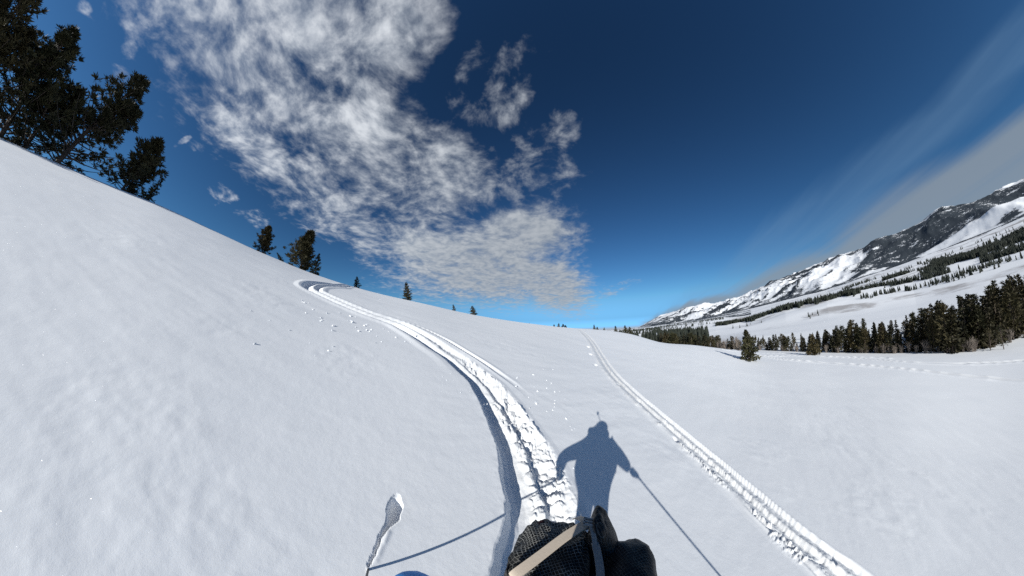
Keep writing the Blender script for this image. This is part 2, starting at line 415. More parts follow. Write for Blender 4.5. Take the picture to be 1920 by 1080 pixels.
# ------------------------------------------------------------------ materials
def new_mat(name):
    m = bpy.data.materials.new(name); m.use_nodes = True; g = NG(m.node_tree)
    b = g.n['Principled BSDF']; return m, g, b
def snow_material():
    m, g, b = new_mat('snow')
    tc = g.node('ShaderNodeTexCoord'); P = tc.outputs['Object']
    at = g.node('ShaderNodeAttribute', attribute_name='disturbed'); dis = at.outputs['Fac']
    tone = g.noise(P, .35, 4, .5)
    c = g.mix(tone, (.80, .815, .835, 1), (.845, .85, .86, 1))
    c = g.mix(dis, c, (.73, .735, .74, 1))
    g.put(b.inputs['Base Color'], c); b.inputs['Roughness'].default_value = .62
    b.inputs['Specular IOR Level'].default_value = .35; b.inputs['IOR'].default_value = 1.31
    fine = g.noise(P, 120, 3, .6); mid = g.noise(P, 24, 4, .6)
    h = g.m('ADD', g.m('MULTIPLY', fine, .0012), g.m('MULTIPLY', mid, .0022))
    h = g.m('ADD', h, g.m('MULTIPLY', g.m('MULTIPLY', g.noise(P, 18, 4, .6), dis), .010))
    # the fine grain belongs to the near snow; far out the cover is smooth
    px_, py_, _z = g.sep(P); near = g.rng(g.v('LENGTH', g.comb(px_, py_, 0.0)), 34, 9)
    bp = g.node('ShaderNodeBump'); bp.inputs['Strength'].default_value = .55; bp.inputs['Distance'].default_value = 1.0
    g.put(bp.inputs['Height'], g.m('MULTIPLY', h, near)); g.put(b.inputs['Normal'], bp.outputs[0])
    # crystals that catch the sun: sparse cells, each with a facet of its own
    vor = g.node('ShaderNodeTexVoronoi'); g.put(vor.inputs['Vector'], P); vor.inputs['Scale'].default_value = 75
    core = g.m('MULTIPLY', g.rng(vor.outputs['Distance'], .16, .10), g.rng(g.sep(vor.outputs['Color'])[0], .72, .74))
    geo = g.node('ShaderNodeNewGeometry')
    tilt = g.v('SCALE', g.v('SUBTRACT', vor.outputs['Color'], (.5, .5, .5)), sc=2.2)
    gl = g.node('ShaderNodeBsdfGlossy'); gl.inputs['Roughness'].default_value = .34; gl.inputs['Color'].default_value = (.5, .5, .5, 1)
    g.put(gl.inputs['Normal'], g.v('NORMALIZE', g.v('ADD', geo.outputs['Normal'], tilt)))
    mx = g.node('ShaderNodeMixShader'); g.put(mx.inputs[0], g.m('MULTIPLY', g.m('MULTIPLY', core, .45), near)); g.l.new(b.outputs[0], mx.inputs[1]); g.l.new(gl.outputs[0], mx.inputs[2])
    g.l.new(mx.outputs[0], g.n['Material Output'].inputs[0])
    return m
M_SNOW = snow_material()

# ------------------------------------------------------------------ snow slope mesh
def build_slope():
    rows = [.12]
    while rows[-1] < 150:
        r = rows[-1]; rows.append(r+min(max(.012, .0016*(r*r+4.84)), .16+sstep(r, 20, 30)*.30+sstep(r, 36, 48)*.12+max(0, r-90)*.03))
    rows = np.array(rows)
    az = np.concatenate([np.arange(-180, -112, 1.0), np.arange(-112, -62, .24), np.arange(-62, 96, .14), np.arange(96, 112, .2), np.arange(112, 180, 1.0)])
    A, Rr = np.meshgrid(np.radians(az), rows)
    x = (Rr*np.sin(A)).ravel(); y = (Rr*np.cos(A)).ravel()
    z = base_height(x, y)+relief(x, y); dz, dist = tracks(x, y); z += dz
    nr, na = Rr.shape
    i = np.arange(nr-1)[:, None]*na; j = np.arange(na)[None]; jn = (j+1) % na
    Q = np.stack([i+j, i+jn, i+na+jn, i+na+j], -1).reshape(-1, 4)[:, ::-1]
    V = np.stack([x, y, z], 1)
    V = np.concatenate([V, [[0, 0, V[:na, 2].mean()]]])
    me = mesh_np('snow_slope', V, Q)
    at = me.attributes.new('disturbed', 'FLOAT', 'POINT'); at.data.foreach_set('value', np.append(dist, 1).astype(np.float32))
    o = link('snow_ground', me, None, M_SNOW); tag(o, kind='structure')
    print('slope', nr, na, len(Q))
build_slope()

# clods of snow thrown out of the tracks
def build_clods():
    rng = np.random.default_rng(41); bm = bmesh.new()
    def clod(x, y, r):
        m = Matrix.Translation((x, y, ground_z(x, y)+r*.1)) @ Matrix.Rotation(rng.uniform(0, 6.28), 4, Vector(rng.normal(size=3)).normalized()) @ Matrix.Diagonal((r*rng.uniform(.8, 1.5), r*rng.uniform(.7, 1.2), r*rng.uniform(.35, .6), 1))
        for v in bmesh.ops.create_icosphere(bm, subdivisions=1, radius=1.0, matrix=m)['verts']:
            v.co += Vector(rng.normal(0, .16, 3))*r
    for n, x0, x1, y0, y1, ra, rb in ((16, 950, 1045, 690, 770, .018, .045), (9, 1000, 1070, 730, 800, .012, .03), (22, 600, 690, 585, 622, .025, .065), (22, 690, 790, 612, 645, .018, .045), (9, 560, 600, 545, 590, .025, .06),
                                       (6, 660, 720, 560, 580, .02, .04), (12, 1040, 1130, 800, 880, .008, .02), (16, 820, 920, 690, 760, .008, .02), (9, 470, 640, 570, 680, .02, .04)):
        for _ in range(n):
            g = ground_at(rng.uniform(x0, x1), rng.uniform(y0, y1)); clod(g[0], g[1], rng.uniform(ra, rb)**1.0*rng.uniform(.5, 1))
    acc = 0
    for P, off, n, rr in ((DOWN_TRACK, (.42, .75), 70, (.008, .028)), (UP_TRACK, (.34, .62), 90, (.007, .02))):
        for _ in range(n):
            k = rng.integers(8, len(P)-2); d = P[k+1]-P[k]; d = d/(np.hypot(*d)+1e-9); o = rng.uniform(*off); p = P[k]+np.array([d[1], -d[0]])*o
            if np.hypot(*p) > 1.2 and np.hypot(*p) < 9: clod(p[0], p[1], rng.uniform(*rr))
    tag(link('snow_clods', bm_mesh('snow_clods', bm, False), None, M_SNOW), kind='stuff', label='small clods of snow scattered beside the ski tracks')
build_clods()

# ------------------------------------------------------------------ valley, hills and mountain range
AZT = [-180, -150, 28, 35, 41, 49, 54, 60.5, 69, 77, 83, 91, 98, 106, 118, 135, 160]
#        r:   135   200   350   600   720   900   1400  base  .78   ridge  behind
ALT = {28:  (-11.2, -7.7, -4.7, -3.1, -2.7, -2.3, -1.8, -1.3, -1.2, -1.15, -1.1),
       35:  (-11.2, -7.7, -4.7, -3.1, -2.7, -2.2, -1.6, -1.1, -1.0, -0.9, -1.0),
       41:  (-11.2, -7.7, -4.7, -3.0, -2.5, -1.9, -1.3, -0.6, .5, 1.7, .9),
       49:  (-11.2, -7.7, -4.7, -2.9, -2.3, -1.6, -0.8, -.1, 1.3, 2.7, 1.4),
       54:  (-9.0, -6.6, -4.3, -2.5, -1.9, -1.5, -0.6, .5, 1.6, 2.65, 1.6),
       60.5: (-5.7, -4.8, -3.8, -2.1, -1.55, -1.7, -0.7, 1.0, 2.6, 4.0, 2.5),
       69:  (-5.7, -4.6, -3.4, -0.7, .2, -.1, .5, 1.8, 4.0, 6.0, 4.0),
       77:  (-5.7, -4.4, -3.0, -0.1, .6, .2, 1.1, 2.3, 4.6, 6.6, 4.5),
       83:  (-5.7, -4.2, -2.8, -.1, .7, 1.15, 1.9, 3.0, 5.0, 6.9, 4.8),
       91:  (-5.7, -3.9, -2.6, -.3, .6, 1.4, 2.4, 3.6, 5.7, 7.8, 5.5),
       98:  (-5.7, -3.6, -2.2, .1, .8, 1.6, 2.8, 4.2, 6.3, 8.4, 6.2),
       106: (-5.7, -3.4, -1.9, .4, 1.0, 1.9, 3.2, 4.6, 6.5, 8.35, 6.2)}
for a in (118,): ALT[a] = ALT[106]
ALT[135] = tuple(.5*(p+q) for p, q in zip(ALT[106], ALT[28]))
for a in (160, -180, -150): ALT[a] = ALT[28]
RIDGE = [(-180, 11000), (28, 13000), (41, 11000), (55, 8200), (66, 6600), (76, 5600), (88, 4900), (108, 4500), (135, 5000), (160, 9000)]
def valley_fields(az, r):
    """height, rise 0..1 between mountain foot and ridge"""
    az = (az+180) % 360-180
    Rr = np.interp(az, [a for a, _ in RIDGE], [v for _, v in RIDGE])
    ks = sorted(AZT); tab = np.array([ALT[k] for k in ks])
    colr = np.stack([np.full_like(Rr, v) for v in (135, 200, 350, 600, 720, 900, 1400)]+[.55*Rr, .78*Rr, Rr, 1.6*Rr], -1)
    colr[..., 7] = np.maximum(colr[..., 7], 2000)
    vals = np.stack([np.interp(az, ks, tab[:, c]) for c in range(11)], -1)
    L = np.log(colr); lr = np.log(np.clip(r, 135, None))
    alt = np.zeros_like(r)
    idx = np.clip((lr[..., None] >= L).sum(-1)-1, 0, 9)
    tk = lambda a, i: np.take_along_axis(a, i[..., None], -1)[..., 0]
    l0 = tk(L, idx); l1 = tk(L, idx+1); a0 = tk(vals, idx); a1 = tk(vals, idx+1)
    t = np.clip((lr-l0)/(l1-l0), 0, 1); ts = t*t*(3-2*t)
    alt = a0+(a1-a0)*(.55*t+.45*ts)
    rise = np.clip((r-.5*Rr)/(.5*Rr), 0, 1.3)
    return np.tan(np.radians(alt))*r, rise, Rr
def valley_height(x, y, full=False):
    r = np.hypot(x, y); az = np.degrees(np.arctan2(x, y))
    z, rise, Rr = valley_fields(az, r)
    wx = x+180*fbm(x/900, y/900, 3, 91); wy = y+180*fbm(x/900, y/900, 3, 92)
    mt = sstep(rise, .0, .35)*np.clip(sstep(az, 33, 47), 0, 1)*(1-sstep(az, 125, 145))
    rn = ridged(wx/1500, wy/1500, 6, 93, .52)-.56
    z = z+mt*rn*(430-120*sstep(az, 80, 92))*np.clip(Rr/6000, .7, 1.6)*np.clip(sstep(az, 36, 60)*.6+.4, 0, 1)
    z = z+sstep(r, 160, 700)*(1-sstep(rise, .0, .3))*(3.5*fbm(x/130, y/130, 4, 94)+8*fbm(x/420, y/420, 3, 95)*sstep(r, 500, 1200))
    z = z-CAM_H*0+CAM_H
    return (z, rise) if full else z
def valley_material():
    m, g, b = new_mat('snowy_hills')
    tc = g.node('ShaderNodeTexCoord'); P = tc.outputs['Object']
    fo = g.node('ShaderNodeAttribute', attribute_name='forest').outputs['Fac']
    br = g.node('ShaderNodeAttribute', attribute_name='brush').outputs['Fac']
    n1 = g.noise(P, .0075, 8, .70); n2 = g.noise(P, .05, 4, .7)
    nn = g.m('ADD', g.m('MULTIPLY', n1, .61), g.m('MULTIPLY', n2, .39))
    f = g.rng(g.m('ADD', fo, g.m('MULTIPLY', g.m('SUBTRACT', nn, .5), 2.7)), .46, .60)
    bf = g.rng(g.m('ADD', br, g.m('MULTIPLY', g.m('SUBTRACT', nn, .5), 1.8)), .40, .75)
    tree = g.mix(n2, (.026, .034, .043, 1), (.060, .070, .080, 1))  # forest colour made bluer and paler: distance haze painted into it
    c = g.mix(g.m('MULTIPLY', bf, .62), (.82, .83, .85, 1), (.17, .14, .125, 1))
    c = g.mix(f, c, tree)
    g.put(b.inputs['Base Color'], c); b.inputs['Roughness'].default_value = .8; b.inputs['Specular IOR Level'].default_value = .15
    return m
def build_valley():
    az = np.concatenate([np.arange(-180, 26, 2.0), np.arange(26, 114, .11), np.arange(114, 180, 2.0)])
    rows = np.concatenate([np.geomspace(132, 700, 70), np.geomspace(712, 2400, 60), np.geomspace(2450, 16000, 130), [22000, 32000, 60000]])
    A, Rr = np.meshgrid(np.radians(az), rows); x = (Rr*np.sin(A)).ravel(); y = (Rr*np.cos(A)).ravel()
    z, rise = valley_height(x, y, True)
    nr, na = Rr.shape
    # forest on the shaded aspects, open snow on the sunward ones
    e = 60.0; zx = (valley_height(x+e, y)-z)/e; zy = (valley_height(x, y+e)-z)/e
    r = np.hypot(x, y); azd = np.degrees(np.arctan2(x, y))
    asp = np.clip(-(zy*.9+zx*.42)*1.6, -1, 1)
    big = fbm(x/700, y/700, 4, 96)
    right = sstep(azd, 78, 90)
    mid = np.exp(-((rise-.62)/.26)**2)
    b2 = fbm(x/230, y/230, 4, 99)
    fo = .56+.50*asp*(1-.7*right)+.75*big+.35*b2+right*(.55*sstep(rise, .28, .40)-.34*np.exp(-((rise-.21)/.06)**2)+.02*(rise < .28)-.18*np.exp(-((rise-.72)/.07)**2))+right*.42*sstep(b2+.6*big, -.02, .22)*(rise > .02)*(rise < .33)+(1-right)*(-.02)
    fo = fo-.45*sstep(rise, .86, .99)
    foot = np.exp(-((rise-.03)/.07)**2)*(azd > 36)
    fo = fo+.45*foot
    inm = sstep(rise, -.01, .03)*(r > 1800)
    fo = np.where(r > 1800, fo*inm-(1-inm)*.2, -.5)
    # valley floor woods and dark lines far down the valley
    vf = (r > 1100)*(1-inm)*(azd < 62)
    fo = fo+vf*(.75+1.0*fbm(x/260, y/700, 3, 97)-.15)
    bx = fbm(x/90, y/90, 3, 98); br = np.where((r > 260) & (r < 2600), .30+.65*bx, -.4)
    br = br-(.5*(1-sstep(azd, 52, 60)))
    i = np.arange(nr-1)[:, None]*na; j = np.arange(na)[None]; jn = (j+1) % na
    Q = np.stack([i+j, i+jn, i+na+jn, i+na+j], -1).reshape(-1, 4)[:, ::-1]
    me = mesh_np('valley_hills', np.stack([x, y, z], 1), Q)
    for nm, v in (('forest', fo), ('brush', br)):
        if nm == 'forest': v = np.clip(v, .20, .74)*(v > -.05)+np.minimum(v, 0)*(v <= -.05)
        at = me.attributes.new(nm, 'FLOAT', 'POINT'); at.data.foreach_set('value', v.astype(np.float32))
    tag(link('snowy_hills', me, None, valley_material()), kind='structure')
build_valley()

# ------------------------------------------------------------------ trees
def foliage_material(name, dark, light, brown=None):
    m, g, b = new_mat(name)
    oi = g.node('ShaderNodeObjectInfo'); tc = g.node('ShaderNodeTexCoord')
    n = g.noise(tc.outputs['Object'], 1.6, 3, .6); n2 = g.noise(tc.outputs['Object'], 9.0, 2, .6)
    c = g.mix(g.rng(g.m('ADD', g.m('MULTIPLY', n, .6), g.m('MULTIPLY', n2, .4)), .35, .65), dark, light)
    if brown: c = g.mix(g.m('MULTIPLY', g.rng(oi.outputs['Random'], .3, 1.0), .6), c, brown)
    g.put(b.inputs['Base Color'], c); b.inputs['Roughness'].default_value = .7; b.inputs['Specular IOR Level'].default_value = .2
    return m
M_FIR = foliage_material('fir_needles', (.010, .011, .006, 1), (.034, .031, .014, 1), (.052, .040, .018, 1))
M_PINE = foliage_material('pine_needles', (.020, .021, .010, 1), (.070, .066, .030, 1), (.078, .058, .026, 1))
def bark_material(name, a, b2):
    m, g, b = new_mat(name); tc = g.node('ShaderNodeTexCoord')
    mp = g.node('ShaderNodeMapping'); g.put(mp.inputs[0], tc.outputs['Object']); mp.inputs['Scale'].default_value = (9, 9, 2)
    g.put(b.inputs['Base Color'], g.mix(g.noise(mp.outputs[0], 3, 4, .6), a, b2)); b.inputs['Roughness'].default_value = .9
    return m
M_BARK = bark_material('conifer_bark', (.05, .036, .026, 1), (.13, .10, .08, 1))
M_TWIG = bark_material('bare_twigs', (.12, .095, .08, 1), (.30, .255, .215, 1))

def tube(P, Rd, n=5):
    """verts, quads of a tapering tube through points P"""
    P = np.asarray(P, float); V = []; Fq = []
    for k, p in enumerate(P):
        d = P[min(k+1, len(P)-1)]-P[max(k-1, 0)]; d = d/(np.linalg.norm(d)+1e-9)
        a = np.cross(d, [0.3, .1, 1.0] if abs(d[2]) < .9 else [1, 0, 0]); a /= np.linalg.norm(a); c = np.cross(d, a)
        for i in range(n):
            t = 2*math.pi*i/n; V.append(p+Rd[k]*(math.cos(t)*a+math.sin(t)*c))
    for k in range(len(P)-1):
        for i in range(n):
            Fq.append((k*n+i, k*n+(i+1) % n, (k+1)*n+(i+1) % n, (k+1)*n+i))
    return V, Fq
class Acc:
    def __init__(s): s.V = []; s.F = []
    def add(s, V, Fq):
        o = len(s.V); s.V.extend(V); s.F.extend([tuple(i+o for i in f) for f in Fq])
    def mesh(s, name, smooth=True): return mesh_np(name, s.V, s.F, smooth)
def sprays(P, D, L, W, rng):
    """rhombic needle sprays at points P along directions D"""
    n = len(P); D = D/(np.linalg.norm(D, axis=1, keepdims=True)+1e-9)
    q = rng.normal(size=(n, 3)); S = np.cross(D, q); S /= (np.linalg.norm(S, axis=1, keepdims=True)+1e-9)
    L = L[:, None]; W = W[:, None]
    V = np.stack([P, P+D*L*.5+S*W, P+D*L, P+D*L*.5-S*W], 1).reshape(-1, 3)
    return V, np.arange(4*n).reshape(n, 4)
def conifer_meshes(name, seed, width=.2, nbr=40, nsp=16, bare=.08, tuft=0.0, droop=.25, fork=0, gap=0.0, spl=.07, one=0.0):
    """unit-height conifer: trunk with limbs, and crown of needle sprays.  tuft: foliage gathers at the limb ends (pines)"""
    rng = np.random.default_rng(seed)
    T = Acc(); ph = rng.uniform(0, 6.28)
    tz = np.linspace(-.05, 1.0, 8); bend = .012
    tx = bend*np.sin(tz*4+ph); ty = bend*np.cos(tz*3+ph)
    trunk = np.stack([tx, ty, tz], 1)
    T.add(*tube(trunk, .019*(1.02-np.clip(tz, 0, 1))**.8+.0015, 7))
    PP = []; DD = []; LL = []; WW = []
    axes = [(trunk, 1.0)]
    for k in range(fork):
        z0 = rng.uniform(.2, .45); a = rng.uniform(0, 6.28); hgt = rng.uniform(.35, .5); sp = rng.uniform(.08, .16)
        q = np.linspace(0, 1, 5); p = np.stack([np.interp(z0, tz, tx)+math.cos(a)*sp*q**.7, np.interp(z0, tz, ty)+math.sin(a)*sp*q**.7, z0+hgt*q], 1)
        T.add(*tube(p, .010*(1-q*.85), 5)); axes.append((p, hgt))
    ga = 2.39996
    for ai, (ax, hh) in enumerate(axes):
        nb = int(nbr*(1 if ai == 0 else .35))
        for k in range(nb):
            f = (k+rng.uniform(0, 1))/nb; hz = bare+(1-bare)*f if ai == 0 else f
            if rng.uniform() < gap: continue
            z = hz if ai == 0 else ax[0, 2]+hh*f
            bx = np.interp(z, ax[:, 2], ax[:, 0]); by = np.interp(z, ax[:, 2], ax[:, 1])
            a = k*ga+ph+rng.normal(0, .35)
            prof = (1-hz)**.85*(min(1, (hz-bare)/.12+.55)) if tuft < .3 else (1-hz**1.2)**.95*(min(1, (hz-bare)/.22+.55))
            Lb = width*(prof*(rng.uniform(.62, 1.15) if tuft < .3 else rng.uniform(.35, 1.35))+.05)*(1 if ai == 0 else .6)
            if one: Lb *= 1+one*math.cos(a)
            up = (.55-droop*1.9*(1-hz)+rng.normal(0, .12)) if tuft < .3 else rng.uniform(-.05, .40)+.45*hz
            d0 = np.array([math.cos(a), math.sin(a), up]); d0 /= np.linalg.norm(d0)
            q = np.linspace(0, 1, 4); cv = (-droop*.35 if tuft < .3 else .25)
            bp = np.array([bx, by, z])+d0*Lb*q[:, None]+np.array([0, 0, 1])*(cv*Lb*q**2)[:, None]
            if nsp > 9: T.add(*tube(bp, (.0045+.004*(1-hz))*(1.0-.85*q), 3))
            if tuft >= .3:
                for tc_ in (.42, .62, .82, 1.02):
                    if rng.uniform() < .2: continue
                    c0 = np.array([np.interp(tc_, q, bp[:, i]) for i in range(3)])+rng.normal(0, .3, 3)*np.array([1, 1, .5])*Lb*.28*(1.15-tc_*.5)
                    m = max(6, int(nsp*.42)); dd = rng.normal(0, .8, (m, 3))*np.array([1, 1, .6])+d0*.9+np.array([0, 0, .3])
                    dd /= np.linalg.norm(dd, axis=1, keepdims=True)
                    PP.append(c0+dd*rng.uniform(-.2, .55, (m, 1))*spl*.8); DD.append(dd+rng.normal(0, .25, (m, 3)))
                    LL.append(spl*rng.uniform(.5, 1.1, m)); WW.append(spl*rng.uniform(.07, .14, m))
                continue
            m = max(3, int(nsp*(.4+.9*prof)))
            t = rng.uniform(.1, 1.02, m) if tuft < .3 else np.clip(1.05-np.abs(rng.normal(0, .30*(1-tuft)+.10, m)), .1, 1.08)
            c = np.stack([np.interp(t, q, bp[:, i]) for i in range(3)], 1)
            wl = Lb*(.30 if tuft < .3 else .26)*(1-.55*t if tuft < .3 else np.ones(m))
            off = rng.normal(size=(m, 3))*np.array([1, 1, .45 if tuft < .3 else .7])*wl[:, None]*.55
            PP.append(c+off); DD.append(d0*1.0+rng.normal(0, .75, (m, 3))+np.array([0, 0, -.25 if tuft < .3 else .35]))
            LL.append(spl*rng.uniform(.6, 1.3, m)*(.55+.6*prof)); WW.append(spl*rng.uniform(.16, .30, m))
    V, Q = sprays(np.concatenate(PP), np.concatenate(DD), np.concatenate(LL), np.concatenate(WW), rng)
    return T.mesh(name+'_trunk'), mesh_np(name+'_crown', V, Q, False)
def tree(name, meshes, base, tip, label, cat='tree', group=None, mats=(None, None), spin=0.0, wide=1.0):
    base = Vector(base); ax = Vector(tip)-base; h = ax.length
    root = empty(name, base)
    q = Vector((0, 0, 1)).rotation_difference(ax.normalized())
    root.rotation_mode = 'QUATERNION'; root.rotation_quaternion = q @ Matrix.Rotation(spin, 3, 'Z').to_quaternion()
    root.scale = (h*wide, h*wide, h)
    tag(root, label, cat, group)
    for nm, me, mt in (('trunk', meshes[0], mats[0]), ('crown', meshes[1], mats[1])):
        if not me.materials: me.materials.append(mt)
        link(nm, me, root)
    return root
def tree_px(name, meshes, bpx, tpx, r, label, **kw):
    """tree whose foot stands r metres out along the bearing of a photo pixel (r None: where that pixel meets the snow)"""
    a, e = azalt(*bpx)
    if r is None:
        p = ground_at(*bpx); r = math.hypot(p[0], p[1])
    else:
        p = np.array([r*math.sin(R_(a)), r*math.cos(R_(a)), 0])
    p[2] = snow_z(p[0], p[1])-.15
    d = ray(*tpx); t = d*r/math.hypot(d[0], d[1]); t[2] += CAM_H
    return tree(name, meshes, p, t, label, **kw)

PM = (M_BARK, M_PINE); FM = (M_BARK, M_FIR)
big = [conifer_meshes('big_pine', 100+k, .37, 100, 76, -.01, .45, .2, 2, .03, .048) for k in range(3)]
midp = [conifer_meshes('flagged_pine', 120+k, .36, 95, 60, -.03, .35, .2, 1, .02, .085, .35) for k in range(3)]
small = [conifer_meshes('small_fir', 140+k, .26, 46, 24, .03, 0, .2, 0, .05, .085) for k in range(3)]
def rim(px, py, k=1.03): return float(R_OF(np.array(azalt(px, py)[0]))*k)
def left_tree(me, b, t, label, k=1.02, cat='pine tree', **kw):
    return tree_px('pine_tree', me, b, t, rim(*b, k), label, cat=cat, mats=PM, **kw)
left_tree(big[0], (-75, 212), (62, -22), 'tall dark pine cut off by the left edge, uppermost on the slope', .98, wide=1.1)
left_tree(big[1], (2, 254), (140, 66), 'big dark pine on the hillside between the uppermost pine and the tufted one', 1.0, spin=1.0, wide=1.05)
left_tree(big[2], (108, 300), (268, 156), 'big tufted pine on the snowy crest, between the bigger pines and the small one', 1.0, spin=2.2, wide=1.05)
left_tree(big[0], (50, 272), (150, 170), 'low bushy pine filling the gap under the big pines on the left', 1.0, spin=4.0, wide=1.5)
left_tree(midp[0], (222, 366), (297, 268), 'smaller pine just below the big pines, second from the bottom of that clump', 1.0, spin=.5, wide=1.05)
left_tree(small[0], (270, 384), (304, 335), 'short slender pine at the lower end of the left clump', 1.0)
left_tree(midp[1], (488, 484), (506, 427), 'wind-bent pine at the left of the pair on the crest above the ski turn', spin=3.0)
left_tree(midp[2], (562, 512), (584, 437), 'largest wind-bent pine on the crest above the ski turn', spin=3.4, wide=1.1)
left_tree(small[1], (529, 498), (520, 474), 'tiny pine at the uphill foot of the largest pine above the ski turn')
left_tree(small[2], (590, 514), (600, 476), 'narrow young pine at the downhill side of the largest pine above the ski turn')
def crest_tree(me, b, t, label, k=1.08, **kw): return tree_px('fir_tree', me, b, t, rim(*b, k), label, cat='fir tree', mats=FM, **kw)
crest_tree(small[0], (670, 540), (669, 519), 'tip of a fir poking over the crest right of the ski turn', wide=1.3)
crest_tree(small[1], (764, 570), (761, 530), 'solitary full fir standing on the crest below the white cloud', wide=1.2)
crest_tree(small[2], (851, 586), (849, 571), 'slim little fir on the crest, left of its rounder neighbour', wide=1.1)
crest_tree(small[0], (887, 594), (885, 574), 'round squat fir on the crest under the grey cloud', wide=1.7, spin=2)
crest_tree(small[1], (994, 612), (993, 606), 'speck of a fir top barely showing over the middle of the crest', 1.2)
for q, (b, t, wd) in enumerate([((1040, 620), (1039, 609), 1.3), ((1048, 620), (1048, 607), 1.2), ((1056, 620), (1056, 608), 1.5), ((1062, 620), (1061, 610), 1.4)]):
    crest_tree(small[q % 3], b, t, 'dark fir in the little clump left of the top of the skin track', 1.5, group='firs in the clump left of the top of the skin track', wide=wd, spin=q)
for b, t, wd, lb in [((1115, 621), (1114, 609), 1.1, 'thin fir right of the top of the skin track'), ((1121, 621), (1120, 613), 1.6, 'low fir hugging the thin fir right of the skin track'),
                     ((1133, 621), (1133, 614), 1.0, 'tiny fir about midway along the far crest right of the skin track'), ((1155, 624), (1154, 611), 1.3, 'pointed fir standing apart on the far crest, left of the last pair'),
                     ((1173, 627), (1172, 610), 1.2, 'taller fir of the last pair where the near crest drops to the valley'), ((1181, 628), (1180, 613), 1.5, 'shorter bushier fir of the last pair where the near crest drops to the valley')]:
    crest_tree(small[len(lb) % 3], b, t, lb, 1.25, wide=wd, spin=len(lb))

# --- the wood beyond the meadow
fir = [conifer_meshes('wood_fir', 200+k, w_, n_, s_, b_, 0, .25, 0, .05, .11) for k, (w_, n_, s_, b_) in
       enumerate([(.15, 40, 14, .03), (.18, 42, 14, .03), (.13, 40, 12, .05), (.22, 44, 15, .02), (.17, 38, 14, .06)])]
pin = [conifer_meshes('wood_pine', 220+k, .27, 40, 20, .05, .3, .2, 1, .05, .10) for k in range(3)]
tree_px('pine_tree', conifer_meshes('lone_pine', 31, .36, 60, 44, .05, .25, .3, 0, .05, .085), (1405, 676), (1397, 619), None, 'lone young pine standing in front of the wood, its shadow on the snow', cat='pine tree', mats=PM)
tree_px('pine_tree', conifer_meshes('olive_pine', 32, .42, 56, 36, .0, .2, .2, 0, .03, .10), (1525, 666), (1523, 628), None, 'squat olive pine at the meadow edge, right of the lone pine', cat='pine tree', mats=PM)
tree_px('pine_tree', conifer_meshes('thin_pine', 33, .30, 26, 16, .12, .3, .2, 0, .1, .09), (1856, 657), (1853, 618), None, 'thin see-through pine on the snow before the dark wood at right', cat='pine tree', mats=PM)
tree_px('pine_tree', conifer_meshes('thin_pine', 34, .36, 22, 14, .12, .3, .2, 0, .1, .09), (1882, 655), (1872, 612), None, 'straggly pine with a wide crown right of the thin see-through one', cat='pine tree', mats=PM)
EDGE = [(1236, 638, 627), (1260, 643, 627), (1300, 647, 626), (1340, 650, 630), (1400, 655, 633), (1450, 657, 632), (1500, 659, 628), (1540, 661, 622), (1580, 662, 610), (1620, 662, 606),
        (1660, 663, 606), (1700, 663, 596), (1740, 663, 580), (1780, 663, 566), (1830, 660, 552), (1880, 646, 536), (1925, 634, 520), (1980, 610, 500)]
ex = [e[0] for e in EDGE]
